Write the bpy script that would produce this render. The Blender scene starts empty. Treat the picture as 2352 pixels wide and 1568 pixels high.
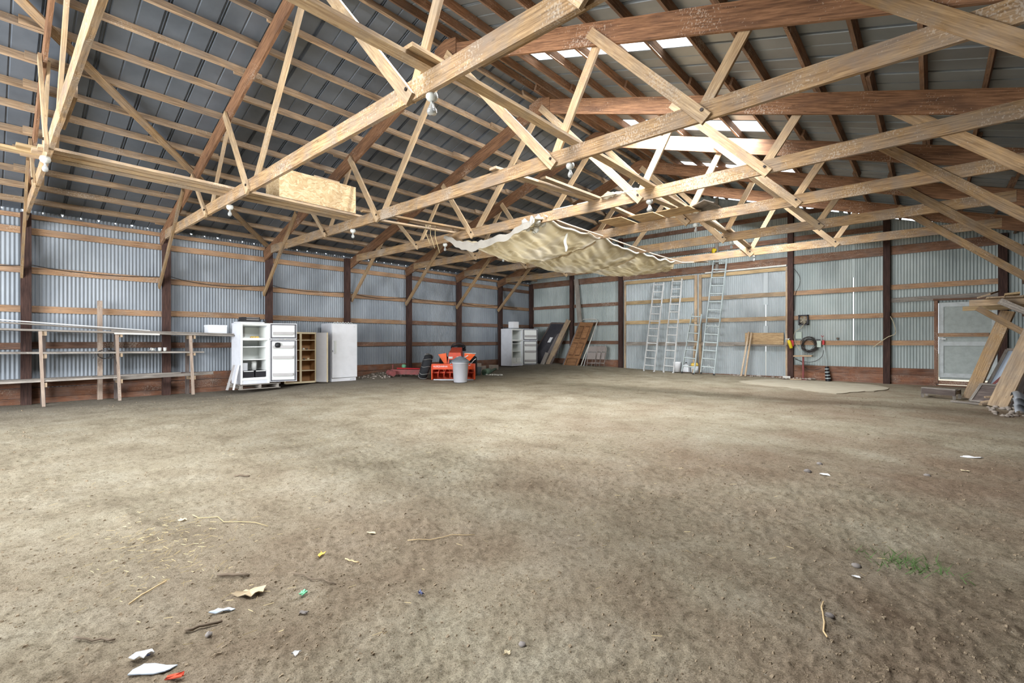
import bpy, math, random
import numpy as np
from mathutils import Matrix, Vector, Euler
R = random.Random(7)
sc = bpy.context.scene
COL = sc.collection
PI = math.pi

# ------------------------------------------------------------------ materials
def lin(c):
    c = c / 255.0
    return c / 12.92 if c <= 0.04045 else ((c + 0.055) / 1.055) ** 2.4
def rgb(r, g, b):
    return (lin(r), lin(g), lin(b), 1)
def new_mat(name):
    m = bpy.data.materials.new(name); m.use_nodes = True
    nt = m.node_tree; nt.nodes.clear()
    out = nt.nodes.new('ShaderNodeOutputMaterial'); b = nt.nodes.new('ShaderNodeBsdfPrincipled')
    nt.links.new(b.outputs[0], out.inputs[0])
    return m, nt, b
def nd(nt, t, **kw):
    n = nt.nodes.new(t)
    for k, v in kw.items():
        if k.startswith('i_'):
            n.inputs[int(k[2:])].default_value = v
        else:
            setattr(n, k, v)
    return n
def noise(nt, vec, scale, detail=5, rough=.6):
    n = nd(nt, 'ShaderNodeTexNoise'); n.inputs['Scale'].default_value = scale
    n.inputs['Detail'].default_value = detail; n.inputs['Roughness'].default_value = rough
    if vec is not None: nt.links.new(vec, n.inputs['Vector'])
    return n.outputs[0]
def ramp(nt, fac, stops):
    n = nd(nt, 'ShaderNodeValToRGB'); cr = n.color_ramp
    while len(cr.elements) < len(stops): cr.elements.new(.5)
    for e, (p, c) in zip(cr.elements, stops): e.position = p; e.color = c
    nt.links.new(fac, n.inputs[0]); return n.outputs[0]
def mix(nt, fac, a, b, mode='MIX'):
    n = nd(nt, 'ShaderNodeMix', data_type='RGBA', blend_type=mode)
    for sock, v in ((n.inputs[0], fac), (n.inputs[6], a), (n.inputs[7], b)):
        if isinstance(v, (int, float, tuple)): sock.default_value = v
        else: nt.links.new(v, sock)
    return n.outputs[2]
def mapping(nt, vec, scale=(1, 1, 1), loc=(0, 0, 0)):
    n = nd(nt, 'ShaderNodeMapping'); n.inputs['Scale'].default_value = scale; n.inputs['Location'].default_value = loc
    nt.links.new(vec, n.inputs['Vector']); return n.outputs[0]
def bump(nt, b, h, strength, dist=.01):
    n = nd(nt, 'ShaderNodeBump'); n.inputs['Strength'].default_value = strength; n.inputs['Distance'].default_value = dist
    nt.links.new(h, n.inputs['Height']); nt.links.new(n.outputs[0], b.inputs['Normal'])
def objvec(nt):
    tc = nd(nt, 'ShaderNodeTexCoord'); oi = nd(nt, 'ShaderNodeObjectInfo')
    m = nd(nt, 'ShaderNodeMath', operation='MULTIPLY'); m.inputs[1].default_value = 57.0
    nt.links.new(oi.outputs['Random'], m.inputs[0])
    a = nd(nt, 'ShaderNodeVectorMath', operation='ADD')
    nt.links.new(tc.outputs['Object'], a.inputs[0]); nt.links.new(m.outputs[0], a.inputs[1])
    return a.outputs[0], oi.outputs['Random']
def wood(name, dark, light, splat=0., knots=.5, rough=.8, stain=None, var=.35, gx=1.2, gy=22, weather=0.):
    m, nt, b = new_mat(name)
    v, rnd = objvec(nt)
    g = noise(nt, mapping(nt, v, (gx, gy, gy)), 2.6, 6, .65)
    c = ramp(nt, g, [(.32, dark), (.66, light)])
    k = noise(nt, mapping(nt, v, (1.0, 3.5, 3.5)), 1.6, 3, .5)
    kf = ramp(nt, k, [(.50, (0, 0, 0, 1)), (.72, (1, 1, 1, 1))])
    st = stain or tuple(x * .55 for x in dark[:3]) + (1,)
    mm = nd(nt, 'ShaderNodeMath', operation='MULTIPLY'); mm.inputs[1].default_value = .55; nt.links.new(kf, mm.inputs[0])
    c = mix(nt, mm.outputs[0], c, st)
    if knots:
        vo = nd(nt, 'ShaderNodeTexVoronoi'); vo.inputs['Scale'].default_value = 3.2
        nt.links.new(mapping(nt, v, (1, 3.0, 3.0)), vo.inputs['Vector'])
        kk = ramp(nt, vo.outputs['Distance'], [(.055, (1, 1, 1, 1)), (.11, (0, 0, 0, 1))])
        k2 = nd(nt, 'ShaderNodeMath', operation='MULTIPLY'); k2.inputs[1].default_value = knots; nt.links.new(kk, k2.inputs[0])
        c = mix(nt, k2.outputs[0], c, tuple(x * .3 for x in dark[:3]) + (1,))
    if weather:
        w = noise(nt, mapping(nt, v, (1.5, 1.5, 1.5)), 2.2, 4, .6)
        wf = ramp(nt, w, [(.42, (0, 0, 0, 1)), (.62, (weather, weather, weather, 1))])
        c = mix(nt, wf, c, rgb(128, 122, 116))
    if splat:
        s1 = noise(nt, mapping(nt, v, (40, 40, 26)), 1.5, 2, .5)
        s2 = noise(nt, mapping(nt, v, (1.3, 1.3, 1.3)), 1.0, 2, .5)
        ad = nd(nt, 'ShaderNodeMath', operation='ADD'); nt.links.new(s1, ad.inputs[0]); nt.links.new(s2, ad.inputs[1])
        sf = ramp(nt, ad.outputs[0], [(1.0 + .24 * (1 - splat), (0, 0, 0, 1)), (1.0 + .24 * (1 - splat) + .06, (.8, .8, .8, 1))])
        nt.nodes[-1].color_ramp.elements[0].position = min(1, .60 + .1 * (1 - splat))
        nt.nodes[-1].color_ramp.elements[1].position = min(1, .66 + .1 * (1 - splat))
        dv = nd(nt, 'ShaderNodeMath', operation='MULTIPLY'); dv.inputs[1].default_value = .58
        nt.links.new(ad.outputs[0], dv.inputs[0]); nt.links.new(dv.outputs[0], nt.nodes[-2].inputs[0])
        sm_ = nd(nt, 'ShaderNodeMath', operation='MULTIPLY'); sm_.inputs[1].default_value = .5; nt.links.new(sf, sm_.inputs[0])
        c = mix(nt, sm_.outputs[0], c, rgb(200, 190, 174))
    hs = nd(nt, 'ShaderNodeHueSaturation')
    mr = nd(nt, 'ShaderNodeMapRange'); mr.inputs[3].default_value = 1 - var * .55; mr.inputs[4].default_value = 1 + var * .5
    nt.links.new(rnd, mr.inputs[0]); hs.inputs['Saturation'].default_value = .87; nt.links.new(mr.outputs[0], hs.inputs['Value']); nt.links.new(c, hs.inputs['Color'])
    nt.links.new(hs.outputs[0], b.inputs['Base Color'])
    b.inputs['Roughness'].default_value = rough; b.inputs['Specular IOR Level'].default_value = .25
    bump(nt, b, g, .35, .004)
    return m
def plain(name, col, rough=.5, metal=0., dirt=.25, dscale=6., spec=.4, dcol=None):
    m, nt, b = new_mat(name)
    v, rnd = objvec(nt)
    n = noise(nt, v, dscale, 5, .65)
    f = ramp(nt, n, [(.42, (0, 0, 0, 1)), (.75, (dirt, dirt, dirt, 1))])
    c = mix(nt, f, col, dcol or tuple(x * .35 for x in col[:3]) + (1,))
    nt.links.new(c, b.inputs['Base Color'])
    b.inputs['Roughness'].default_value = rough; b.inputs['Metallic'].default_value = metal
    b.inputs['Specular IOR Level'].default_value = spec
    bump(nt, b, n, .08, .003)
    return m
def sheet(name, c1, c2, rough=.5, metal=.35, rust=0., stain=.6):
    m, nt, b = new_mat(name)
    tc = nd(nt, 'ShaderNodeTexCoord'); v = tc.outputs['Object']
    a = noise(nt, mapping(nt, v, (.9, .9, .35)), .9, 5, .6)
    c = ramp(nt, a, [(.3, c1), (.7, c2)])
    s = noise(nt, mapping(nt, v, (1.6, 1.6, .5), (3, 7, 1)), .7, 4, .55)
    sf = ramp(nt, s, [(.55, (0, 0, 0, 1)), (.78, (stain, stain, stain, 1))])
    c = mix(nt, sf, c, tuple(x * .4 for x in c1[:3]) + (1,))
    if rust:
        r = noise(nt, mapping(nt, v, (1, 1, 1), (9, 2, 5)), 1.4, 5, .6)
        rf = ramp(nt, r, [(.66, (0, 0, 0, 1)), (.8, (rust, rust, rust, 1))])
        c = mix(nt, rf, c, rgb(120, 80, 62))
    nt.links.new(c, b.inputs['Base Color'])
    b.inputs['Roughness'].default_value = rough; b.inputs['Metallic'].default_value = metal
    fi = noise(nt, mapping(nt, v, (30, 30, 4)), 2, 3, .6)
    bump(nt, b, fi, .05, .002)
    return m

M = {}
M['rafter'] = wood('wood_rafter_brown', rgb(88, 58, 34), rgb(148, 104, 66), .12, .5, .8, rgb(70, 50, 42))
M['chord'] = wood('wood_chord_tan', rgb(112, 84, 50), rgb(182, 147, 98), .45, .5, .8, rgb(126, 100, 80), weather=.45)
M['web'] = wood('wood_web_pale', rgb(150, 120, 82), rgb(204, 175, 130), .08, .35, .8, rgb(160, 132, 104), weather=.35)
M['brace'] = wood('wood_brace', rgb(120, 92, 56), rgb(176, 142, 94), .1, .5, .8, weather=.35)
M['purlin'] = wood('wood_purlin', rgb(124, 98, 72), rgb(186, 156, 118), .1, .4, .8, rgb(92, 74, 58), weather=.35)
M['purlin_r'] = wood('wood_purlin_brown', rgb(96, 66, 46), rgb(150, 112, 80), .1, .4, .8, rgb(80, 60, 46), weather=.2)
M['post'] = wood('wood_post_dark', rgb(46, 32, 30), rgb(84, 58, 50), .0, .3, .85, rgb(36, 26, 26))
M['girt'] = wood('wood_girt', rgb(132, 96, 64), rgb(186, 146, 104), .12, .5, .8, rgb(116, 82, 60), weather=.25)
M['girt_dark'] = wood('wood_girt_dark', rgb(94, 64, 48), rgb(142, 102, 76), .12, .5, .8, rgb(74, 54, 46), weather=.2)
M['beam'] = wood('wood_header', rgb(88, 58, 42), rgb(150, 108, 78), .15, .6, .8, rgb(70, 46, 38), weather=.25)
M['base'] = wood('wood_base_red', rgb(96, 58, 40), rgb(150, 98, 64), .05, .4, .85, rgb(66, 44, 38), weather=.3)
M['grey'] = wood('wood_grey_weathered', rgb(112, 106, 100), rgb(170, 162, 152), .1, .35, .85, rgb(100, 92, 86))
M['shelfleg'] = wood('wood_shelf_leg', rgb(130, 112, 100), rgb(176, 156, 138), .05, .4, .85)
M['plank'] = wood('wood_plank', rgb(150, 124, 94), rgb(200, 172, 134), .15, .4, .85, weather=.4)
M['ply'] = wood('plywood_tan', rgb(160, 126, 84), rgb(204, 172, 122), .1, .0, .75, gx=2, gy=8)
M['yellow_pine'] = wood('wood_yellow_pine', rgb(150, 124, 84), rgb(194, 166, 118), .0, .4, .8)
M['doorwood'] = wood('wood_door_oak', rgb(120, 78, 40), rgb(168, 118, 66), .0, .0, .6)
M['doorwood_shade'] = wood('wood_door_oak_shade', rgb(84, 54, 28), rgb(120, 80, 44), .0, .0, .6)  # darker copy of the oak, paints groove shade on the panel bevels
M['darkboard'] = wood('wood_dark_board', rgb(70, 60, 58), rgb(116, 104, 98), .0, .3, .85)
M['silver_wood'] = wood('wood_silver', rgb(96, 90, 92), rgb(150, 142, 140), .0, .3, .85)

def osb():
    m, nt, b = new_mat('oriented_strand_board')
    v, rnd = objvec(nt)
    vo = nd(nt, 'ShaderNodeTexVoronoi'); vo.inputs['Scale'].default_value = 16
    nz = nd(nt, 'ShaderNodeTexNoise'); nz.inputs['Scale'].default_value = 4
    nt.links.new(v, nz.inputs['Vector'])
    mx = mix(nt, .25, v, nz.outputs['Color'])
    nt.links.new(mapping(nt, mx, (1, 1.1, 3.2)), vo.inputs['Vector'])
    c = ramp(nt, vo.outputs['Color'], [(.1, rgb(186, 156, 116)), (.5, rgb(210, 184, 142)), (.9, rgb(224, 204, 168))])
    n = noise(nt, mapping(nt, v, (14, 14, 60)), 2, 3)
    c = mix(nt, ramp(nt, n, [(.56, (0, 0, 0, 1)), (.7, (.5, .5, .5, 1))]), c, rgb(140, 100, 60))
    nt.links.new(c, b.inputs['Base Color']); b.inputs['Roughness'].default_value = .8
    return m
M['osb'] = osb()
M['sheet_left'] = sheet('corrugated_galvanised_blue', rgb(122, 131, 141), rgb(158, 166, 174), .6, .08)
M['sheet_back'] = sheet('corrugated_galvanised_green', rgb(142, 154, 154), rgb(178, 188, 187), .55, .15)
M['sheet_door'] = sheet('corrugated_galvanised_door', rgb(150, 161, 165), rgb(182, 190, 194), .55, .15)
M['roof_left'] = sheet('roof_steel_blue_grey', rgb(82, 90, 100), rgb(110, 118, 128), .5, .2, rust=.4, stain=.35)
M['roof_right'] = sheet('roof_steel_grey', rgb(104, 111, 115), rgb(132, 138, 141), .4, .3, rust=.2, stain=.3)
M['white'] = plain('white_enamel', rgb(238, 241, 246), .35, 0, .12, 5, .5, rgb(150, 150, 150))
M['white_in'] = plain('white_plastic_liner', rgb(226, 230, 228), .45, 0, .1, 7, .4, rgb(170, 170, 160))
M['white_side'] = plain('white_enamel_side', rgb(218, 222, 230), .4, 0, .2, 5, .4, rgb(140, 140, 145))
M['seal'] = plain('grey_rubber_seal', rgb(84, 84, 90), .7)
M['black'] = plain('black_plastic', rgb(36, 36, 40), .5)
M['rubber'] = plain('black_rubber', rgb(40, 42, 46), .85)
M['chain'] = plain('steel_chain', rgb(140, 140, 138), .5, .5)
M['orange'] = plain('orange_enamel', rgb(226, 82, 34), .45, 0, .35, 6, .4, rgb(130, 56, 34))
M['orange_bright'] = plain('orange_enamel_bright', rgb(236, 96, 22), .4, 0, .15)
M['redorange'] = plain('red_orange_enamel', rgb(206, 78, 52), .5, 0, .4, 7, .4, rgb(120, 70, 60))
M['red'] = plain('red_paint', rgb(176, 30, 40), .5)
M['redrust'] = plain('rusty_red_paint', rgb(140, 78, 78), .7, 0, .7, 8, .3, rgb(96, 78, 74))
M['can'] = plain('grey_plastic_can', rgb(196, 198, 206), .6, 0, .2, 5, .3, rgb(150, 150, 152))
M['canlid'] = plain('grey_plastic_lid', rgb(120, 128, 136), .6, 0, .3)
M['aluminium'] = plain('aluminium', rgb(214, 216, 216), .45, .15, .2, 9)
M['aluminium_blue'] = plain('aluminium_dull', rgb(192, 204, 206), .45, .15, .25, 9)
M['concrete'] = plain('concrete_block', rgb(168, 158, 148), .9, 0, .4, 9)
M['concrete_pale'] = plain('dusty_concrete', rgb(176, 168, 150), .95, 0, .5, 2.2, .1, rgb(140, 128, 108))
M['greenhose'] = plain('green_plastic', rgb(104, 130, 112), .6, 0, .3)
M['cloth'] = plain('white_rag', rgb(206, 206, 198), .9, 0, .3)
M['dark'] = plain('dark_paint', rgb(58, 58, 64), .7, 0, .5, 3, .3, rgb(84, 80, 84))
M['darkframe'] = plain('dark_maroon_frame', rgb(52, 36, 44), .7)
M['paper'] = plain('white_paper', rgb(222, 224, 226), .8, 0, .05)
M['paper_blue'] = plain('pale_blue_paper', rgb(190, 204, 220), .7, 0, .1)
M['cardboard'] = plain('tan_cardboard', rgb(194, 176, 146), .85, 0, .3)
M['cream'] = plain('cream_paint', rgb(206, 192, 160), .6, 0, .2)
M['cabback'] = plain('brown_hardboard', rgb(150, 110, 70), .7, 0, .4, 3)
M['greypanel'] = plain('grey_laminate', rgb(170, 168, 168), .6, 0, .15)
M['chairmetal'] = plain('beige_grey_steel', rgb(172, 162, 156), .5, .1, .3)
M['yellow'] = plain('yellow_enamel', rgb(216, 190, 40), .45, 0, .2)
M['leafyellow'] = plain('yellow_plastic', rgb(222, 188, 92), .7, 0, .1)
M['green'] = plain('green_plastic_bright', rgb(120, 190, 150), .5, 0, .1)
M['grass'] = plain('green_grass', rgb(86, 110, 62), .8)
M['bluebit'] = plain('dark_blue_plastic', rgb(84, 92, 130), .5)
M['boxgreen'] = plain('pale_green_box', rgb(176, 190, 180), .5, 0, .15)
M['wire'] = plain('tan_wire', rgb(196, 186, 156), .6)
M['wire_dark'] = plain('dark_cable', rgb(60, 56, 54), .6)
M['rope'] = plain('pinkish_rope', rgb(216, 190, 164), .8)
M['ceramic'] = plain('white_porcelain', rgb(200, 204, 200), .3, 0, .25, 20)
M['foam'] = plain('white_foam', rgb(222, 226, 232), .8, 0, .05)
M['straw'] = plain('dry_straw', rgb(196, 178, 136), .9, 0, .3)
M['stick'] = plain('pale_stick', rgb(196, 172, 132), .85, 0, .3)
M['darkstick'] = plain('dark_stick', rgb(110, 96, 80), .85, 0, .3)
M['stone'] = plain('grey_stone', rgb(128, 122, 118), .85, 0, .4)
M['metal_sheet'] = plain('galvanised_scrap', rgb(176, 182, 190), .35, .6, .3)
M['door_white'] = plain('white_door_paint', rgb(196, 204, 206), .6, 0, .35, 8, .3, rgb(130, 132, 132))
M['shaded_wall'] = plain('shade_darkened_wall', rgb(66, 60, 58), .8, 0, .5, 2, .3, rgb(40, 36, 36))  # shade on the right wall is put into its base colour
M['door_grey'] = plain('grey_white_door_panel', rgb(172, 182, 180), .6, 0, .4, 8, .3, rgb(120, 124, 124))
M['insul'] = plain('white_fluff', rgb(206, 198, 180), .95, 0, .3)
M['pipe'] = plain('white_pipe', rgb(206, 206, 200), .5)
M['tan_pad'] = plain('tan_vinyl', rgb(150, 142, 138), .7, 0, .2)
M['bolt'] = plain('dark_bolt', rgb(48, 42, 40), .5, .5)

def glass_bulb():
    m, nt, b = new_mat('bulb_glass')
    b.inputs['Base Color'].default_value = rgb(176, 180, 180); b.inputs['Roughness'].default_value = .12
    b.inputs['Transmission Weight'].default_value = .35
    return m
M['bulb'] = glass_bulb()
def skylight_mat():
    m = bpy.data.materials.new('translucent_fibreglass'); m.use_nodes = True
    nt = m.node_tree; nt.nodes.clear()
    out = nt.nodes.new('ShaderNodeOutputMaterial')
    t = nd(nt, 'ShaderNodeBsdfTranslucent'); t.inputs[0].default_value = (.85, .87, .86, 1)
    tr = nd(nt, 'ShaderNodeBsdfTransparent'); tr.inputs[0].default_value = (.9, .92, .92, 1)
    mx = nd(nt, 'ShaderNodeMixShader'); mx.inputs[0].default_value = .4
    nt.links.new(t.outputs[0], mx.inputs[1]); nt.links.new(tr.outputs[0], mx.inputs[2]); nt.links.new(mx.outputs[0], out.inputs[0])
    return m
M['skylight'] = skylight_mat()
def tarp_mat():
    m, nt, b = new_mat('dirty_tan_tarp')
    v, rnd = objvec(nt)
    n = noise(nt, mapping(nt, v, (1, 1, 1)), 1.1, 5, .6)
    c = ramp(nt, n, [(.3, rgb(186, 168, 128)), (.5, rgb(204, 191, 158)), (.72, rgb(210, 203, 190))])
    w = nd(nt, 'ShaderNodeTexNoise'); w.inputs['Scale'].default_value = 5
    nt.links.new(mapping(nt, v, (.5, 3, 1)), w.inputs['Vector'])
    c = mix(nt, ramp(nt, w.outputs[0], [(.60, (0, 0, 0, 1)), (.64, (.55, .55, .55, 1)), (.69, (0, 0, 0, 1))]), c, rgb(226, 218, 196))
    nt.links.new(c, b.inputs['Base Color']); b.inputs['Roughness'].default_value = .65
    bump(nt, b, w.outputs[0], .4, .02)
    out = [q for q in nt.nodes if q.type == 'OUTPUT_MATERIAL'][0]
    tl_ = nd(nt, 'ShaderNodeBsdfTranslucent'); nt.links.new(c, tl_.inputs[0]); mx = nd(nt, 'ShaderNodeMixShader'); mx.inputs[0].default_value = .4
    nt.links.new(b.outputs[0], mx.inputs[1]); nt.links.new(tl_.outputs[0], mx.inputs[2]); nt.links.new(mx.outputs[0], out.inputs[0])
    return m
M['tarp'] = tarp_mat()
M['tarp_plastic'] = plain('grey_plastic_film', rgb(160, 156, 148), .35, 0, .35, 4)
def dirt():
    m, nt, b = new_mat('dry_dirt')
    tc = nd(nt, 'ShaderNodeTexCoord'); v = tc.outputs['Object']
    big = noise(nt, v, .45, 4, .55)
    med = noise(nt, mapping(nt, v, (1, 1, 1), (4, 9, 0)), 1.7, 6, .65)
    fine = noise(nt, v, 22, 7, .75)
    vf = noise(nt, v, 70, 5, .85)
    c = ramp(nt, med, [(.30, rgb(134, 124, 106)), (.48, rgb(160, 151, 131)), (.7, rgb(176, 169, 151))])
    red = ramp(nt, big, [(.40, (0, 0, 0, 1)), (.62, (.8, .8, .8, 1))])
    # reddish-brown damp soil nearer the right side of the barn and the front
    sx = nd(nt, 'ShaderNodeSeparateXYZ'); nt.links.new(v, sx.inputs[0])
    mr = nd(nt, 'ShaderNodeMapRange'); mr.inputs[1].default_value = 8.5; mr.inputs[2].default_value = 14.2
    mr.inputs[3].default_value = .12; mr.inputs[4].default_value = .95; nt.links.new(sx.outputs[0], mr.inputs[0])
    mm = nd(nt, 'ShaderNodeMath', operation='MULTIPLY'); nt.links.new(red, mm.inputs[0]); nt.links.new(mr.outputs[0], mm.inputs[1])
    c = mix(nt, mm.outputs[0], c, rgb(132, 110, 92))
    # grey dusty soil along the left wall
    m2 = nd(nt, 'ShaderNodeMapRange'); m2.inputs[1].default_value = 5.0; m2.inputs[2].default_value = 1.0
    m2.inputs[3].default_value = 0; m2.inputs[4].default_value = .75; nt.links.new(sx.outputs[0], m2.inputs[0])
    c = mix(nt, m2.outputs[0], c, rgb(124, 119, 111))
    f2 = ramp(nt, fine, [(.36, (.58, .56, .53, 1)), (.50, (1, 1, 1, 1)), (.75, (1.06, 1.06, 1.06, 1))])
    c = mix(nt, .85, c, f2, 'MULTIPLY')
    f3 = ramp(nt, vf, [(.33, (.45, .43, .40, 1)), (.47, (1, 1, 1, 1)), (.8, (1.15, 1.15, 1.12, 1))])
    c = mix(nt, .8, c, f3, 'MULTIPLY')
    gr_ = noise(nt, v, 190, 3, .7)
    c = mix(nt, .8, c, ramp(nt, gr_, [(.34, (.42, .40, .37, 1)), (.50, (1, 1, 1, 1)), (.72, (1.2, 1.2, 1.18, 1))]), 'MULTIPLY')
    sp = noise(nt, mapping(nt, v, (1, 1, 1), (31, 11, 0)), 46, 2, .5)
    c = mix(nt, ramp(nt, sp, [(.70, (0, 0, 0, 1)), (.75, (.6, .6, .6, 1))]), c, rgb(186, 178, 162))
    nt.links.new(c, b.inputs['Base Color']); b.inputs['Roughness'].default_value = .95
    b.inputs['Specular IOR Level'].default_value = .1
    ad = nd(nt, 'ShaderNodeMath', operation='ADD'); nt.links.new(fine, ad.inputs[0])
    h2 = nd(nt, 'ShaderNodeMath', operation='MULTIPLY'); h2.inputs[1].default_value = .35; nt.links.new(vf, h2.inputs[0])
    nt.links.new(h2.outputs[0], ad.inputs[1])
    bump(nt, b, ad.outputs[0], 1.0, .022)
    return m
M['dirt'] = dirt()
M['clod'] = plain('dirt_clod', rgb(140, 126, 106), .95, 0, .6, 9, .1, rgb(92, 80, 66))

# ------------------------------------------------------------------ mesh building
WM = {}      # world matrix of every parent
def world(o): return WM.get(o.name, Matrix.Identity(4))
class MB:
    def __init__(s, mats=None):
        s.v = []; s.f = []; s.m = []; s.s = []; s.cur = 0; s.sm = False
    def add(s, vs, fs, smooth=None):
        b = len(s.v); s.v += [tuple(x) for x in vs]
        for f in fs:
            s.f.append([i + b for i in f]); s.m.append(s.cur); s.s.append(s.sm if smooth is None else smooth)
    def box(s, c, d, rot=None):
        x, y, z = d[0] / 2, d[1] / 2, d[2] / 2
        vs = [Vector((i * x, j * y, k * z)) for i in (-1, 1) for j in (-1, 1) for k in (-1, 1)]
        if rot is not None: vs = [rot @ q for q in vs]
        vs = [q + Vector(c) for q in vs]
        s.add(vs, [(0, 1, 3, 2), (4, 6, 7, 5), (0, 4, 5, 1), (2, 3, 7, 6), (0, 2, 6, 4), (1, 5, 7, 3)], False)
    def bar(s, p0, p1, w, t, up=(0, 0, 1)):
        p0 = Vector(p0); p1 = Vector(p1); d = p1 - p0; L = d.length
        s.box((p0 + p1) / 2, (L, t, w), frame(p0, p1, up).to_3x3())
    def cyl(s, p0, p1, r0, r1=None, n=12, caps=True):
        r1 = r0 if r1 is None else r1
        p0 = Vector(p0); p1 = Vector(p1); F = frame(p0, p1, (0, 0, 1)).to_3x3()
        a = F @ Vector((0, 1, 0)); b = F @ Vector((0, 0, 1))
        vs = []
        for p, r in ((p0, r0), (p1, r1)):
            vs += [p + a * (r * math.cos(2 * PI * i / n)) + b * (r * math.sin(2 * PI * i / n)) for i in range(n)]
        s.add(vs, [(i, (i + 1) % n, n + (i + 1) % n, n + i) for i in range(n)], True)
        if caps:
            s.add(vs, [list(range(n))[::-1], list(range(n, 2 * n))], False)
    def tube(s, pts, r, n=6):
        pts = [Vector(p) for p in pts]
        rings = []
        for i, p in enumerate(pts):
            d = (pts[min(i + 1, len(pts) - 1)] - pts[max(i - 1, 0)])
            F = frame((0, 0, 0), d, (0, 0, 1)).to_3x3()
            a = F @ Vector((0, 1, 0)); b = F @ Vector((0, 0, 1))
            rings += [p + a * (r * math.cos(2 * PI * k / n)) + b * (r * math.sin(2 * PI * k / n)) for k in range(n)]
        fs = []
        for i in range(len(pts) - 1):
            for k in range(n):
                fs.append((i * n + k, i * n + (k + 1) % n, (i + 1) * n + (k + 1) % n, (i + 1) * n + k))
        fs += [list(range(n))[::-1], list(range((len(pts) - 1) * n, len(pts) * n))]
        s.add(rings, fs, True)
    def lathe(s, prof, c=(0, 0, 0), n=20, rot=None):
        vs = []
        for r, z in prof:
            for k in range(n):
                q = Vector((r * math.cos(2 * PI * k / n), r * math.sin(2 * PI * k / n), z))
                vs.append((rot @ q if rot is not None else q) + Vector(c))
        fs = []
        for i in range(len(prof) - 1):
            for k in range(n):
                fs.append((i * n + k, i * n + (k + 1) % n, (i + 1) * n + (k + 1) % n, (i + 1) * n + k))
        fs += [list(range(n))[::-1], list(range((len(prof) - 1) * n, len(prof) * n))]
        s.add(vs, fs, True)
    def prism(s, poly, d):
        n = len(poly); d = Vector(d); vs = [Vector(p) for p in poly] + [Vector(p) + d for p in poly]
        s.add(vs, [(i, (i + 1) % n, n + (i + 1) % n, n + i) for i in range(n)] + [list(range(n))[::-1], list(range(n, 2 * n))], False)
    def blob(s, c, r, seed=0, n=7, m=5, rough=.25):
        q = random.Random(seed); vs = []; c = Vector(c)
        for j in range(m + 1):
            th = PI * j / m
            for i in range(n):
                k = 1 + q.uniform(-rough, rough)
                vs.append(c + Vector((r[0] * k * math.sin(th) * math.cos(2 * PI * i / n), r[1] * k * math.sin(th) * math.sin(2 * PI * i / n), r[2] * k * math.cos(th))))
        fs = []
        for j in range(m):
            for i in range(n):
                fs.append((j * n + i, (j + 1) * n + i, (j + 1) * n + (i + 1) % n, j * n + (i + 1) % n))
        s.add(vs, fs, True)
    def grid(s, fn, nu, nv, smooth=True):
        vs = [fn(i / nu, j / nv) for j in range(nv + 1) for i in range(nu + 1)]
        s.add(vs, [(j * (nu + 1) + i, j * (nu + 1) + i + 1, (j + 1) * (nu + 1) + i + 1, (j + 1) * (nu + 1) + i) for j in range(nv) for i in range(nu)], smooth)
    def obj(s, name, mats, parent=None, loc=None, local=False):
        """one mesh object; vertices given in world space (or in the parent's space when local)"""
        if not isinstance(mats, (list, tuple)): mats = [mats]
        V = np.array([tuple(v) for v in s.v], float)
        if parent is not None and not local:
            I = np.array(world(parent).inverted()); V = V @ I[:3, :3].T + I[:3, 3]
        o0 = Vector((0, 0, 0))
        if parent is None:
            lo = V.min(0); hi = V.max(0)
            o0 = Vector(loc) if loc is not None else Vector(((lo[0] + hi[0]) / 2, (lo[1] + hi[1]) / 2, lo[2]))
        else:
            lo = V.min(0); hi = V.max(0); o0 = Vector(((lo + hi) / 2).tolist())
        V = V - np.array(o0)
        me = bpy.data.meshes.new(name); me.from_pydata(V.tolist(), [], s.f)
        for m in mats: me.materials.append(M[m])
        me.polygons.foreach_set('material_index', s.m); me.polygons.foreach_set('use_smooth', s.s)
        me.update()
        o = bpy.data.objects.new(name, me); COL.objects.link(o); o.location = o0
        if parent is not None:
            o.parent = parent; WM[o.name] = world(parent) @ Matrix.Translation(o0)
        else: WM[o.name] = Matrix.Translation(o0)
        return o
def frame(p0, p1, up):
    x = (Vector(p1) - Vector(p0)); x = x.normalized() if x.length > 1e-9 else Vector((1, 0, 0))
    z = Vector(up); z = z - x * z.dot(x)
    if z.length < 1e-4: z = Vector((0, 1, 0)) - x * x.y
    if z.length < 1e-4: z = Vector((1, 0, 0)) - x * x.x
    z.normalize(); y = z.cross(x)
    return Matrix((x, y, z)).transposed().to_4x4()
def tag(o, label, cat, group=None, kind=None):
    o['label'] = label; o['category'] = cat
    if group: o['group'] = group
    if kind: o['kind'] = kind
    return o
def thing(name, label, cat, loc, rz=0, group=None, kind=None, rot=None):
    o = bpy.data.objects.new(name, None); COL.objects.link(o); o.empty_display_size = .2
    m = Matrix.Translation(Vector(loc)) @ (rot.to_4x4() if rot is not None else Matrix.Rotation(rz, 4, 'Z'))
    o.matrix_basis = m; WM[o.name] = m
    return tag(o, label, cat, group, kind)
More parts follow.
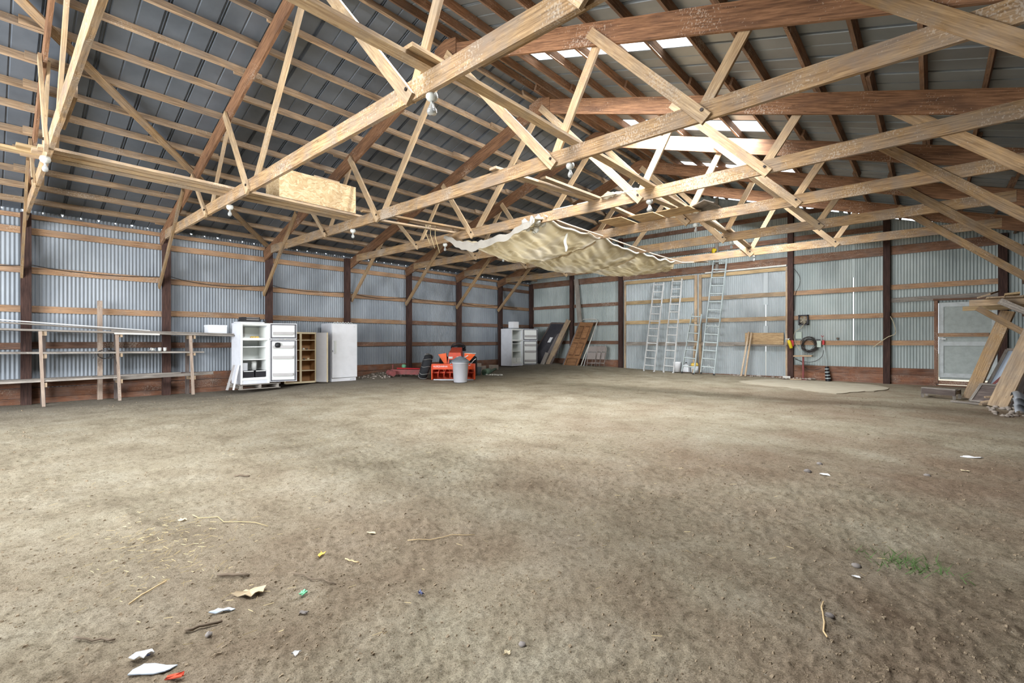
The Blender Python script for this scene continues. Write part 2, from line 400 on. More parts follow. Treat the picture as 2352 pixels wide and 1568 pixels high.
def board(name, p0, p1, w, t, mat, up=(0, 0, 1), parent=None, chips=True):
    """one timber: local X along its length, w is measured along 'up', t across"""
    p0 = Vector(p0); p1 = Vector(p1); L = (p1 - p0).length
    n = max(1, int(L / .6)); vs = []; fs = []
    for i in range(n + 1):
        x = L * (i / n - .5); a = R.uniform(-1, 1) * .0025; b = R.uniform(-1, 1) * .0025
        for y, z in ((-1, -1), (1, -1), (1, 1), (-1, 1)):
            vs.append((x, y * t / 2 + b * (t > .02), z * w / 2 + a * (w > .04)))
    for i in range(n):
        for k in range(4): fs.append((i * 4 + k, i * 4 + (k + 1) % 4, i * 4 + 4 + (k + 1) % 4, i * 4 + 4 + k))
    fs += [(3, 2, 1, 0), (n * 4, n * 4 + 1, n * 4 + 2, n * 4 + 3)]
    me = bpy.data.meshes.new(name); me.from_pydata(vs, [], fs); me.materials.append(M[mat]); me.update()
    o = bpy.data.objects.new(name, me); COL.objects.link(o)
    W = Matrix.Translation((p0 + p1) / 2) @ frame(p0, p1, up)
    if parent is not None:
        o.parent = parent; o.matrix_basis = world(parent).inverted() @ W
    else: o.matrix_basis = W
    WM[o.name] = W
    return o
def copy_tree(o, parent=None, loc=None):
    c = o.copy(); COL.objects.link(c); c.parent = parent
    if loc is not None: c.location = loc
    for ch in o.children: copy_tree(ch, c)
    return c

# ------------------------------------------------------------------ building dimensions (metres)
W_B = 16.0; YB = 17.40; YF = -5.6
BAY = 2.44
def Yn(n): return 3.041 + (n - 1) * BAY
SL = .322
def roofz(x): return 4.05 + SL * (x if x < 8 else 16 - x)
def smooth(a, b, t):
    t = min(1, max(0, (t - a) / (b - a))); return t * t * (3 - 2 * t)
def gz(x, y):
    z = -.11 * smooth(3.2, .6, x) * smooth(7, 4.2, y)
    z += .20 * smooth(9, .5, x) * smooth(12.5, 17, y)
    z += .16 * smooth(1.6, .1, x) * smooth(7.9, 9.2, y) * smooth(15, 11, y)
    z += .05 * smooth(15.4, 17.3, y) * smooth(13.5, 8, x)
    return z

# floor ------------------------------------------------------------
def vnoise(x, y, s, seed):
    q = np.random.RandomState(seed); g = q.rand(256, 256)
    X = x * s; Y = y * s; xi = np.floor(X).astype(int); yi = np.floor(Y).astype(int); fx = X - xi; fy = Y - yi
    fx = fx * fx * (3 - 2 * fx); fy = fy * fy * (3 - 2 * fy)
    a = g[xi % 256, yi % 256]; b = g[(xi + 1) % 256, yi % 256]; c = g[xi % 256, (yi + 1) % 256]; d = g[(xi + 1) % 256, (yi + 1) % 256]
    return (a * (1 - fx) + b * fx) * (1 - fy) + (c * (1 - fx) + d * fx) * fy - .5
def micro(x, y):
    x = np.asarray(x, float); y = np.asarray(y, float)
    h = .05 * vnoise(x, y, .5, 1) + .03 * vnoise(x, y, 1.3, 2) + .014 * vnoise(x, y, 3.1, 3)
    c = vnoise(x, y, 1.1, 8) + .5
    n1 = vnoise(x, y, 9, 4); n2 = vnoise(x, y, 21, 5); n3 = vnoise(x, y, 47, 6)
    h += (.009 * n1 + .012 * n2 + .014 * n3) * (.3 + 1.0 * c)
    h += .016 * np.clip(vnoise(x, y, 29, 7) - .27, 0, 1) * 2
    # a shallow wheel rut across the left foreground and another running away from the camera
    for x0, y0, ax, ay in ((11.0, .65, .97, .24), (12.0, 2.4, -.55, .83)):
        d = -(x - x0) * ay + (y - y0) * ax + .10 * vnoise(x, y, .9, 11); l = (x - x0) * ax + (y - y0) * ay
        w = np.exp(-(d / .07) ** 2) - .8 * np.exp(-((d - .16) / .10) ** 2)
        h -= (.018 if ax > 0 else .011) * w * np.exp(-(l / 1.5) ** 2) * (.7 + 1.2 * vnoise(x, y, 2.3, 12))
    return h
CAMX = 14.33
def build_floor():
    gx = np.vectorize(gz)
    rs = np.concatenate([[.0, .5, .9], 1.15 * (22.5 / 1.15) ** (np.linspace(0, 1, 420))])
    yaw = .7277
    a_in = np.linspace(-53, 53, 560); a_out = np.linspace(53, 307, 42)[1:-1]
    ang = np.radians(np.concatenate([a_in, a_out])); na = len(ang)
    th = PI / 2 + yaw - ang
    X = CAMX + np.outer(rs, np.cos(th)); Y = np.outer(rs, np.sin(th))
    # keep inside the walls
    X = np.clip(X, -.09, 16.09); Y = np.clip(Y, YF - 6, YB + .1)
    far = np.clip(1.25 - np.outer(rs, np.ones(na)) / 26, .3, 1)
    Z = gx(X, Y) + micro(X, Y) * far
    pm = np.clip(1.6 - ((X - 11.8) / 1.9) ** 2 - ((Y - 15.1) / 2.0) ** 2, 0, .6) / .6; Z = Z * (1 - pm) - .005 * pm
    wl = np.clip(np.minimum(np.minimum(X, 16 - X), YB - Y) / .35, 0, 1)
    Z = gx(X, Y) + (Z - gx(X, Y)) * (.25 + .75 * wl)
    nr = len(rs)
    V = np.stack([X, Y, Z], -1).reshape(-1, 3)
    i = np.arange(nr - 1)[:, None] * na + np.arange(na)[None, :]
    j = np.arange(nr - 1)[:, None] * na + (np.arange(na)[None, :] + 1) % na
    F = np.stack([i, j, j + na, i + na], -1).reshape(-1, 4)[:, ::-1]
    me = bpy.data.meshes.new('floor')
    me.vertices.add(len(V)); me.vertices.foreach_set('co', V.astype(np.float32).ravel())
    me.loops.add(F.size); me.loops.foreach_set('vertex_index', F.astype(np.int32).ravel())
    me.polygons.add(len(F)); me.polygons.foreach_set('loop_start', np.arange(0, F.size, 4, dtype=np.int32))
    me.polygons.foreach_set('loop_total', np.full(len(F), 4, dtype=np.int32))
    me.polygons.foreach_set('use_smooth', np.ones(len(F), bool))
    me.update(calc_edges=True); me.validate(); me.materials.append(M['dirt'])
    o = bpy.data.objects.new('floor', me); COL.objects.link(o)
    tag(o, 'bare dry dirt floor of the barn, tan and brown', 'floor', kind='structure')
build_floor()
def ground(x, y): return gz(x, y) + float(micro(np.array([x]), np.array([y]))[0])

# walls ---------------------------------------------------------------
PITCH = .0677
def corrugated(mb, along, fixed, s0, s1, zlo, zhi, skip=(), AMP=.009):
    """sine-waved steel: along 'x' or 'y' from s0 to s1; zlo / zhi are functions of s"""
    n = int((s1 - s0) / PITCH * 8); prev = None
    for i in range(n + 1):
        s = s0 + (s1 - s0) * i / n
        d = AMP * math.sin(2 * PI * s / PITCH)
        p = (fixed + d, s) if along == 'y' else (s, fixed + d)
        cur = (len(mb.v), len(mb.v) + 1)
        mb.v += [(p[0], p[1], zlo(s)), (p[0], p[1], zhi(s))]
        gap = any(a <= s <= b for a, b in skip)
        if prev and not gap and not pgap:
            mb.f.append([prev[0], cur[0], cur[1], prev[1]]); mb.m.append(mb.cur); mb.s.append(True)
        prev = cur; pgap = gap
RIB = .305; RIB0 = 6.66
def near_rib(y, w):
    k = (y - RIB0) / RIB; return abs(k - round(k)) * RIB < w
# left wall
mb = MB()
def ztop_left(y):
    k = (y - RIB0) / RIB
    jit = .5 + .5 * math.sin(round(k) * 12.9898)
    return 3.985 + .02 * jit if near_rib(y, .010 + .014 * jit) else 4.03
corrugated(mb, 'y', -.085, YF, YB + .1, lambda s: -.2, ztop_left, (), .0075)
wl = mb.obj('wall_left', 'sheet_left'); tag(wl, 'long left wall of grey blue corrugated steel on timber girts', 'wall', kind='structure')
posts_y = [YF + .2] + [Yn(n) for n in range(-1, 7)] + [YB + .05]
for a, b in zip(posts_y[:-1], posts_y[1:]):
    for z, m in ((3.65, 'girt'), (2.81, 'girt'), (1.99, 'girt'), (1.20, 'girt_dark')):
        dz = R.uniform(-.008, .008); dm = 'girt_dark' if (m == 'girt' and a > 9 and R.random() < .6) else m
        board('girt', (-.055, a, z - .07 + dz), (-.055, b, z - .07 + dz + R.uniform(-.006, .006)), .14, .04, dm, parent=wl)
    board('top_plate', (-.045, a, 3.885), (-.045, b, 3.885), .09, .06, 'girt', parent=wl)
    zb = gz(0, (a + b) / 2)
    board('base_board', (-.05, a, .33), (-.05, b, .33), .19, .045, 'base', parent=wl)
    board('base_board', (-.052, a, .115), (-.052, b, .125), .21, .045, 'base', parent=wl)
    board('base_board', (-.054, a, -.09), (-.054, b, -.085), .19, .045, 'base', parent=wl)
# right wall, beside the camera
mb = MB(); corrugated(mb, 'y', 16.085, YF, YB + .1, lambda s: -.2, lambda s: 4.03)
wr = mb.obj('wall_right', 'shaded_wall'); tag(wr, 'right wall of corrugated steel behind the leaning boards', 'wall', kind='structure')
for a, b in zip(posts_y[:-1], posts_y[1:]):
    for z in (3.65, 2.81, 1.99, 1.20, .33):
        board('girt', (16.055, a, z - .07), (16.055, b, z - .07), .14, .04, 'girt_dark', parent=wr)
for n in range(-1, 7):
    board('post', (15.93, Yn(n), -.1), (15.93, Yn(n), 3.98), .15, .15, 'post', up=(0, 1, 0), parent=wr)
# back wall with its gable; big door panel between x 4.95 and 10.80; small door 14.47..15.60
mb = MB()
YS = YB + .085
def gable(x):
    z = roofz(min(max(x, 0), 16)) - .015
    if 11.15 < x < 12.2 or 12.32 < x < 14.35 or 5.2 < x < 7.2 or 8.4 < x < 10.4: z -= .07
    return z
slits = [(12.563, 12.572)]
corrugated(mb, 'x', YS, -.1, 4.93, lambda s: -.2, gable)
corrugated(mb, 'x', YS, 4.93, 10.84, lambda s: 3.70, gable)
corrugated(mb, 'x', YS, 10.84, 14.47, lambda s: -.2, gable, slits)
corrugated(mb, 'x', YS, 14.47, 15.60, lambda s: 2.27, gable)
for za, zb in ((-.2, 1.25), (3.15, 5.3)): mb.add([(12.53, YS - .011, za), (12.61, YS - .011, za), (12.61, YS - .011, zb), (12.53, YS - .011, zb)], [(0, 1, 2, 3)])
corrugated(mb, 'x', YS, 15.60, 16.1, lambda s: -.2, gable)
wb = mb.obj('wall_back', 'sheet_back'); tag(wb, 'back gable wall of grey green corrugated steel with a big door', 'wall', kind='structure')
XB = [.02, 2.40, 4.81, 10.92, 13.36, 15.69]
for a, b in ((.02, 2.40), (2.40, 4.81), (10.92, 13.36), (13.36, 15.69)):
    rt = a > 10
    for z in (2.85, 2.05, 1.25):
        if a > 13 and z < 2.5:
            board('girt', (a, YB + .055, z - .07), (14.40, YB + .055, z - .07), .14, .04, 'girt', parent=wb); continue
        board('girt', (a, YB + .055, z - .07), (b, YB + .055, z - .07 + R.uniform(-.01, .01)), .14, .04, 'girt' if rt else 'girt_dark', parent=wb)
    e = 14.42 if a > 13 else b
    for i, (z, w) in enumerate(((.36, .2), (.15, .22), (-.06, .2))):
        board('base_board', (a, YB + .05 + .002 * i, z), (e, YB + .05 + .002 * i, z), w, .045, 'base', parent=wb)
for z, w in ((.10, .10), (-.04, .14)): board('base_board', (14.42, YB + .06, z), (15.69, YB + .06, z), w, .045, 'base', parent=wb)
board('girt', (13.36, YB + .052, 2.40), (15.69, YB + .052, 2.45), .13, .045, 'grey', parent=wb)
for a, b in ((.02, 2.40), (2.40, 4.81), (4.81, 8.1), (8.1, 10.92), (10.92, 13.36), (13.36, 15.69)):
    board('header_board', (a, YB + .055, 3.845), (b, YB + .055, 3.845), .25, .045, 'beam', parent=wb)
    if a > 2 and b < 14:
        board('girt', (max(a, 3.0), YB + .055, 4.53), (b, YB + .055, 4.53), .15, .04, 'girt_dark', parent=wb)
    if 4 < a < 11:
        board('girt', (a, YB + .055, 5.35), (b, YB + .055, 5.35), .15, .04, 'girt_dark', parent=wb)
# front wall behind the camera: the wide doorway stands open
mb = MB()
corrugated(mb, 'x', YF, -.1, 2.6, lambda s: -.2, gable)
corrugated(mb, 'x', YF, 11.0, 16.1, lambda s: -.2, gable)
corrugated(mb, 'x', YF, 2.6, 11.0, lambda s: 3.75, gable)
wf = mb.obj('wall_front', 'sheet_left'); tag(wf, 'front gable wall with the wide open doorway', 'wall', kind='structure')

# big door in the back wall
d1 = thing('door_1', 'large corrugated steel barn door in the back wall', 'barn door', (7.9, YB, 0), kind='structure')
mb = MB()
corrugated(mb, 'x', YS - .004, 4.93, 10.84, lambda s: .03, lambda s: 3.715, [(10.165, 10.178)])
mb.add([(10.10, YS - .02, 1.35), (10.24, YS - .02, 1.35), (10.24, YS - .02, 1.75), (10.10, YS - .02, 1.75)], [(0, 1, 2, 3)]); mb.add([(10.10, YS - .02, 2.45), (10.24, YS - .02, 2.45), (10.24, YS - .02, 3.7), (10.10, YS - .02, 3.7)], [(0, 1, 2, 3)])
mb.obj('panel', 'sheet_door', d1)
board('rail', (4.93, YB + .05, 3.60), (7.84, YB + .05, 3.60), .13, .04, 'yellow_pine', parent=d1)
board('rail', (8.0, YB + .05, 3.60), (10.8, YB + .05, 3.60), .12, .04, 'yellow_pine', parent=d1)
for z, m in ((2.78, 'yellow_pine'), (1.98, 'yellow_pine'), (1.13, 'grey')):
    board('rail', (4.97, YB + .055, z), (7.82, YB + .055, z), .14, .04, m, parent=d1)
    board('rail', (7.98, YB + .055, z), (10.82, YB + .055, z), .14, .04, 'plank' if m != 'grey' else 'grey', parent=d1)
for x in (4.99, 7.86, 8.02, 10.80):
    board('stile', (x, YB + .03, .06), (x, YB + .03, 3.66), .09 if 6 < x < 9 else .05, .07, 'plank', up=(1, 0, 0), parent=d1)
board('ledge', (9.2, YB - .02, 1.11), (10.82, YB - .02, 1.085), .03, .12, 'grey', parent=d1)
mb = MB(); mb.bar((8.2, YB + .0, 3.70), (10.8, YB + .0, 3.70), .05, .03); mb.obj('door_track', 'pipe', d1)
mb = MB(); mb.box((7.9, YB + .06, .03), (5.8, .06, .09)); mb.obj('sill_board', 'girt_dark', d1)
# small white door
d2 = thing('door_2', 'white painted panel door in the back wall beside the leaning boards', 'door', (15.0, YB + .04, .2), kind='structure')
mb = MB(); mb.box((15.045, YB + .075, 1.235), (1.11, .03, 2.09)); mb.obj('panel', 'door_grey', d2)
mb = MB()
for x in (14.525, 15.55): mb.box((x, YB + .055, 1.26), (.10, .03, 2.04))
for z in (.30, 1.16, 2.22): mb.box((15.04, YB + .054, z), (.93, .028, .11))
mb.obj('door_frame', 'door_white', d2)
board('crossbar', (14.44, YB + .02, 1.40), (15.45, YB + .02, 1.40), .10, .03, 'girt', parent=d2)
mb = MB(); mb.bar((14.42, YB + .02, 1.29), (14.62, YB + .02, 1.29), .03, .03); mb.cyl((14.5, YB + .04, 1.29), (14.5, YB - .03, 1.29), .015); mb.obj('latch', 'aluminium', d2)
board('door_jamb', (14.42, YB + .04, .1), (14.42, YB + .04, 2.34), .08, .09, 'girt_dark', up=(1, 0, 0), parent=d2)
board('door_head', (14.36, YB + .04, 2.37), (15.66, YB + .04, 2.35), .05, .09, 'girt_dark', parent=d2)

# posts --------------------------------------------------------------
names = ['first', 'second', 'third', 'fourth', 'fifth', 'sixth', 'seventh']
lab = ['behind the left end of the grey shelving', 'between shelving legs and open refrigerator', 'just behind the open refrigerator', 'behind the tall white freezer',
       'left of the orange tractor', 'behind the orange tractor seat', 'left of the open refrigerator in the corner']
for n in range(0, 7):
    o = board('wall_post', (.06, Yn(n), gz(0, Yn(n)) - .15), (.06, Yn(n), 3.93), .16, .15, 'post', up=(0, 1, 0))
    tag(o, 'dark brown square timber post on left wall ' + lab[n], 'post', 'timber posts along the left wall')
labb = ['in the far corner where left and back walls meet', 'behind the leaning dark boards and tall pale plank', 'left edge of the big barn door beside folding chairs',
        'carrying the yellow fire extinguisher', 'between the electrical boxes and the white door', 'right of the white door, above the work shelf']
for x, l in zip(XB, labb):
    z1 = roofz(x) - .16 if x > 1 else 3.93
    o = board('wall_post', (x if x > 1 else .07, YB + .0, gz(x, YB) - .15), (x if x > 1 else .07, YB, z1), .16, .15, 'post', up=(1, 0, 0))
    tag(o, 'dark timber post on back wall ' + l, 'post', 'timber posts along the back wall')
o = board('gable_post', (8.62, YB + .0, 3.72), (8.62, YB, 6.35), .09, .10, 'grey', up=(1, 0, 0)); tag(o, 'narrow grey post in the middle of the back gable above the barn door', 'post')

# roof --------------------------------------------------------------
def roof_slope(name, side, mat, label, xs, skips):
    """ribbed steel laid up the slope; xs = band edges measured from the eave, skips[band] = (y0,y1) spans left open"""
    prof = []
    y = YF - .2
    k0 = math.ceil((y - RIB0) / RIB); k1 = math.floor((YB + .25 - RIB0) / RIB)
    prof.append((y, 0))
    for k in range(k0, k1 + 1):
        c = RIB0 + k * RIB
        if k % 2 == 0: prof += [(c - .034, 0), (c - .020, .026), (c - .004, .026), (c, -.004), (c + .004, .026), (c + .020, .026), (c + .034, 0)]
        else: prof += [(c - .016, 0), (c - .006, .014), (c + .006, .014), (c + .016, 0)]
    prof.append((YB + .25, 0))
    mb = MB()
    for b in range(len(xs) - 1):
        xa, xb = xs[b], xs[b + 1]
        row = []
        for y, h in prof:
            i = len(mb.v)
            for q in (xa, xb):
                x = q if side == 'l' else 16 - q
                mb.v.append((x, y, 4.05 + SL * q + h))
            row.append(i)
        for i in range(len(prof) - 1):
            ym = (prof[i][0] + prof[i + 1][0]) / 2
            if any(a < ym < c for a, c in skips.get(b, ())): continue
            mb.f.append([row[i], row[i + 1], row[i + 1] + 1, row[i] + 1]); mb.m.append(0); mb.s.append(False)
    o = mb.obj(name, mat)
    return tag(o, label, 'ceiling', kind='structure')
SKY = [(6.30, 6.66), (9.71, 10.30), (13.07, 13.66), (2.70, 3.30), (-.65, -.04)]
cl = roof_slope('ceiling_left', 'l', 'roof_left', 'underside of the left roof slope, blue grey ribbed steel on purlins', [-.12, 8.0], {})
cr = roof_slope('ceiling_right', 'r', 'roof_right', 'underside of the right roof slope, grey ribbed steel on purlins', [-.35, 4.12, 6.95, 8.0], {1: SKY})
for i, (a, b) in enumerate(SKY):
    mb = MB()
    mb.grid(lambda u, v: (16 - (4.12 + 2.83 * u), a + (b - a) * v, 4.05 + SL * (4.12 + 2.83 * u) + .006 * math.sin(v * 50)), 2, 40)
    o = mb.obj('window_%d' % (i + 1), 'skylight')
    tag(o, ['bright translucent skylight panel in the roof nearer the front', 'bright translucent skylight panel in the roof farther back', 'skylight panel in the roof farthest back, mostly hidden by rafters', 'skylight panel in the roof above the camera', 'skylight panel in the roof behind the camera'][i], 'skylight', 'roof skylights', kind='structure')
mb = MB(); mb.prism([(7.75, YF, 6.585), (8, YF, 6.655), (8.25, YF, 6.585), (8, YF, 6.68)], (0, YB - YF + .2, 0)); mb.obj('ridge_cap', 'roof_right', cr)
def purlins(root, side, mat, xs):
    for q in xs:
        x = q if side == 'l' else 16 - q
        up = (-SL, 0, 1) if side == 'l' else (SL, 0, 1)
        y = -3.4 + (R.random() < .5) * 2.44 - 2.44; k = 0
        cuts = [Yn(-2), Yn(0), Yn(2), Yn(4), Yn(6)] if R.random() < .5 else [Yn(-2), Yn(-1), Yn(1), Yn(3), Yn(5)]
        cuts = [max(YF, c) for c in cuts] + [YB + .02]
        for a, b in zip(cuts[:-1], cuts[1:]):
            if b - a < .2: continue
            off = (.024 if k % 2 else -.024); k += 1
            zc = 3.925 + SL * q + .062
            z0 = R.uniform(-.003, .003)
            board('purlin', (x + off, max(YF, a - R.uniform(.15, .3)), zc + off * (SL if side == 'l' else -SL) + z0), (x + off, min(YB + .02, b + R.uniform(.15, .3)), zc + off * (SL if side == 'l' else -SL) + z0), .118, .046, mat, up=up, parent=root)
purlins(cl, 'l', 'purlin', [.40, .95, 1.52, 2.10, 2.68, 3.26, 3.82, 4.41, 5.03, 5.60, 6.19, 6.78, 7.35, 7.82])
purlins(cr, 'r', 'purlin_r', [.06, .55, 1.15, 1.72, 2.30, 2.90, 3.48, 4.03, 4.64, 5.21, 5.80, 6.40, 7.0, 7.5, 7.85])

# roof trusses --------------------------------------------------------
tl = ['nearest roof truss crossing overhead at the left edge, seen end on', 'nearest full roof truss, big pale bottom chord with a large clear bulb under it',
      'second full roof truss, splattered bottom chord passing below the front skylight', 'third full roof truss, bottom chord the tarp hangs from at its near edge',
      'fourth full roof truss, bottom chord carrying the loose plywood sheets', 'fifth full roof truss, bottom chord between the plywood and the small diagonal board',
      'farthest roof truss, pale bottom chord in front of the tall ladder top']
def truss(n):
    y0 = Yn(n) + (-.097 if n != 3 else .097)
    if n == 0: y0 = Yn(0) - .02
    zc = 3.70 if n < 3 else (3.80 if n < 6 else 3.78)
    t = thing('roof_truss', tl[n], 'roof truss', (8, y0, zc), group='timber roof trusses')
    dr_ = {1: .05, 2: .13}.get(n, .08)
    rz = lambda x: 3.65 - dr_ + SL * (x if x < 8 else 16 - x)
    T = .042
    # top chords
    for s in (0, 1):
        fx = (lambda x: 16 - x) if s else (lambda x: x)
        board('rafter', (fx(.0), y0, rz(0) + .15), (fx(7.97), y0, rz(7.97) + .15), .295, T, 'rafter', parent=t)
    mb = MB(); mb.prism([(7.72, y0 - .035, 6.12), (8.28, y0 - .035, 6.12), (8.28, y0 - .035, 6.40), (8.0, y0 - .035, 6.48), (7.72, y0 - .035, 6.40)], (0, .07, 0)); mb.obj('ridge_plate', 'rafter', t)
    # bottom chord, lapped near the middle, with splice board
    w = .212
    xl = 8.6 if n % 2 else 7.2
    zr = R.uniform(-.012, .012)
    if n == 1:
        board('bottom_chord', (.5, y0, zc + w / 2), (5.2, y0, zc - .01 + w / 2), w, .05, 'chord', parent=t)
        board('bottom_chord', (5.2, y0 - .001, zc - .01 + w / 2), (12.42, y0 - .001, zc - .02 + w / 2), w, .05, 'chord', parent=t)
        board('bottom_chord', (11.3, y0 + .05, zc + w / 2), (15.5, y0 + .05, zc + w / 2), w, .045, 'chord', parent=t)
    else:
        board('bottom_chord', (.5, y0, zc + w / 2), (xl, y0, zc - .02 + w / 2), w, .05, 'chord', parent=t)
        board('bottom_chord', (xl, y0 - .001, zc - .02 + w / 2), (15.5, y0 - .001, zc + w / 2 + zr), w, .05, 'chord', parent=t)
    board('splice_board', (xl - .55, y0 + .045, zc + w / 2 - .01), (xl + .55, y0 + .045, zc + w / 2 - .01), .14, .04, 'chord', parent=t)
    F = y0 - .047; B = y0 + .047
    zn = zc + w * .45
    def wb_(x0, z0, x1, z1, y, wd, m='web'):
        d = Vector((x1 - x0, 0, z1 - z0)).normalized() * .07
        board('web', (x0 - d.x, y, z0 - d.z), (x1 + d.x, y, z1 + d.z), wd, .04, m, up=(0, 0, 1) if abs(x1 - x0) > .3 else (1, 0, 0), parent=t)
    far = .135
    m1 = 'web'
    wb_(2.85, rz(2.85) + .12, 3.70, zn - .06, F, .095); wb_(4.75, rz(4.75) + .12, 3.70, zn, B, .095)
    wb_(4.85, rz(4.85) + .10, 5.90, zn - .06, F, .125); wb_(7.9, rz(7.9) + .05, 5.95, zn, B, .14)
    wb_(8.1, rz(7.9) + .08, 10.32, zn - .06, F, .14); wb_(11.05, rz(11.05) + .12, 10.28, zn, B, .125)
    wb_(11.0, rz(11.0) + .12, 12.42, zn - .06, F, .14); wb_(12.9, rz(12.9) + .12, 12.36, zn, B, .125)
    # knee braces down to the wall posts
    kb = B if n == 3 else F
    board('knee_brace', (.06, kb, 2.56), (2.15, kb, 4.52), .125, .04, 'brace', parent=t)
    kr = B if n == 3 else F
    if n > 0: board('knee_brace', (15.94, kr, 2.55), (13.70, kr, 4.55), .15, .04, 'brace', parent=t)
    # bolts at the lower nodes
    for x in (3.70, 5.90, 10.32, 12.42):
        mb = MB(); mb.cyl((x, F - .034, zn), (x, F - .01, zn), .020, n=8); mb.obj('bolt', 'bolt', t)
for n in range(7): truss(n)

# light fixtures ------------------------------------------------------
fl = thing('light_fixture', 'x', 'light fixture', (4.8, Yn(0), 3.7), group='bare bulb fixtures under the trusses')
mb = MB(); mb.lathe([(.02, .04), (.05, .035), (.058, .0), (.050, -.03), (.03, -.045), (.022, -.05)], n=16); mb.obj('lamp_holder', 'ceramic', fl, local=True)
mb = MB(); mb.lathe([(.013, -.05), (.014, -.075), (.030, -.105), (.034, -.13), (.026, -.155), (.004, -.165)], n=16); mb.obj('bulb', 'bulb', fl, local=True)
fl2 = thing('light_fixture', 'x', 'light fixture', (10.6, Yn(1), 3.7), group='bare bulb fixtures under the trusses')
mb = MB(); mb.lathe([(.03, .04), (.055, .036), (.062, .0), (.050, -.025), (.028, -.038), (.02, -.042)], n=18); mb.obj('lamp_holder', 'ceramic', fl2, local=True)
mb = MB(); mb.lathe([(.014, -.042), (.018, -.06), (.034, -.098), (.049, -.13), (.051, -.15), (.042, -.168), (.008, -.175)], n=18); mb.obj('bulb', 'bulb', fl2, local=True)
lw = ['second', 'third', 'fourth', 'fifth', 'sixth', 'seventh']
def place_fix(src, first, x, n, label):
    y0 = Yn(n) + (-.097 if n != 3 else .097); z = {0: 3.62, 1: 3.66, 2: 3.66}.get(n, 3.755)
    o = src if first else copy_tree(src)
    o.location = (x, y0 + .04, z); o['label'] = label; WM[o.name] = Matrix.Translation((x, y0, z))
place_fix(fl, True, 5.6, 0, 'white porcelain bulb fixture at left edge under the nearest roof truss')
llab = ['beneath the planks left of the chipboard panel', 'below the right end of the chipboard panel', 'just left of the tarp corner', 'below the near left edge of the tarp', 'below the tarp above the far corner', None]
for n in range(1, 6): place_fix(fl, False, 4.8, n, 'small white bulb fixture ' + llab[n - 1])
place_fix(fl2, True, 10.6, 1, 'large clear floodlight bulb under the big nearest bottom chord')
place_fix(fl, False, 10.58, 2, 'white bulb fixture under the middle of the second full truss')
place_fix(fl2, False, 10.5, 3, 'round bulb fixture above the loose plywood sheets')
place_fix(fl, False, 10.5, 4, 'bulb fixture under the chord below the plywood sheets')
place_fix(fl, False, 10.5, 5, 'bulb fixture under the second truss from the back wall')
place_fix(fl, False, 10.4, 6, 'bulb fixture under the farthest truss left of the diagonal board')

# loose and bracing timbers overhead -----------------------------------
def loose(name, p0, p1, w, t, mat, label, cat, group=None, up=(1, 0, 0)):
    return tag(board(name, p0, p1, w, t, mat, up=up), label, cat, group)
G1 = 'boards tying the trusses lengthwise'
TOPZ = 3.70 + .195
loose('brace_board', (10.62, -1.6, TOPZ + .02), (10.62, 3.15, TOPZ + .02), .14, .04, 'web', 'pale tie board running overhead to the nearest big bottom chord', 'board', G1)
loose('brace_board', (10.70, 2.62, TOPZ + .062), (10.56, 8.10, 3.99 + .022), .14, .04, 'web', 'pale tie board running between the first and third full trusses', 'board', G1)
loose('brace_board', (10.50, 7.75, 4.045), (10.40, 12.85, 3.99 + .025), .14, .04, 'web', 'pale tie board continuing from the third to the fifth full truss', 'board', G1)
loose('brace_board', (10.50, 12.45, 4.05), (10.15, 16.6, 3.985 + .035), .14, .04, 'plank', 'pale tie board reaching from the fifth truss toward the back wall', 'board', G1)
G2 = 'planks laid along the left of the bottom chords'
loose('plank', (4.72, -1.0, TOPZ + .022), (4.72, .78, TOPZ + .022), .14, .04, 'yellow_pine', 'short yellow plank across the truss at the left edge', 'plank', G2)
loose('plank', (4.62, .35, TOPZ + .022), (4.70, 5.6, TOPZ + .022), .18, .045, 'plank', 'long plank nearest the wall of those below the chipboard panel', 'plank', G2)
loose('plank', (4.86, .45, TOPZ + .022), (4.90, 5.65, TOPZ + .022), .16, .045, 'web', 'long plank in the middle of those below the chipboard panel', 'plank', G2)
loose('plank', (5.08, .5, TOPZ + .022), (5.10, 5.55, TOPZ + .022), .16, .04, 'plank', 'long plank nearest the camera of those below the chipboard panel', 'plank', G2)
loose('plank', (4.80, .3, TOPZ + .066), (4.74, 3.6, TOPZ + .066), .16, .04, 'yellow_pine', 'yellow plank lying on the other planks left of the chipboard panel', 'plank', G2)
loose('plank', (4.95, 3.1, TOPZ + .066), (4.90, 5.6, TOPZ + .066), .2, .04, 'grey', 'grey plank under the front edge of the chipboard panel', 'plank', G2)
loose('plank', (5.55, 5.2, TOPZ + .022), (5.65, 8.1, 3.995 + .022), .12, .04, 'brace', 'narrow board bridging the second and third full trusses left of the tarp', 'plank', G2)
loose('plank', (5.0, 5.2, TOPZ + .022), (5.2, 8.3, 3.995 + .022), .12, .04, 'plank', 'narrow plank running from chipboard panel to the tarp corner', 'plank', G2)
# chipboard box standing on the planks
t = thing('chipboard_box', 'open box of tan chipboard panels standing on planks across the trusses', 'box', (4.8, 4.5, 3.985))
mb = MB(); mb.box((5.02, 4.56, 4.27), (.02, 1.60, .56)); mb.obj('panel', 'osb', t)
mb = MB(); mb.box((4.70, 3.77, 4.25), (.62, .02, .52)); mb.obj('panel', 'osb', t)
mb = MB(); mb.box((4.70, 5.35, 4.25), (.62, .02, .52)); mb.obj('panel', 'osb', t)
mb = MB(); mb.box((4.40, 4.56, 4.25), (.02, 1.60, .52)); mb.obj('panel', 'osb', t)
board('cleat', (5.0, 4.45, 4.565), (5.0, 5.0, 4.565), .04, .02, 'plank', parent=t)
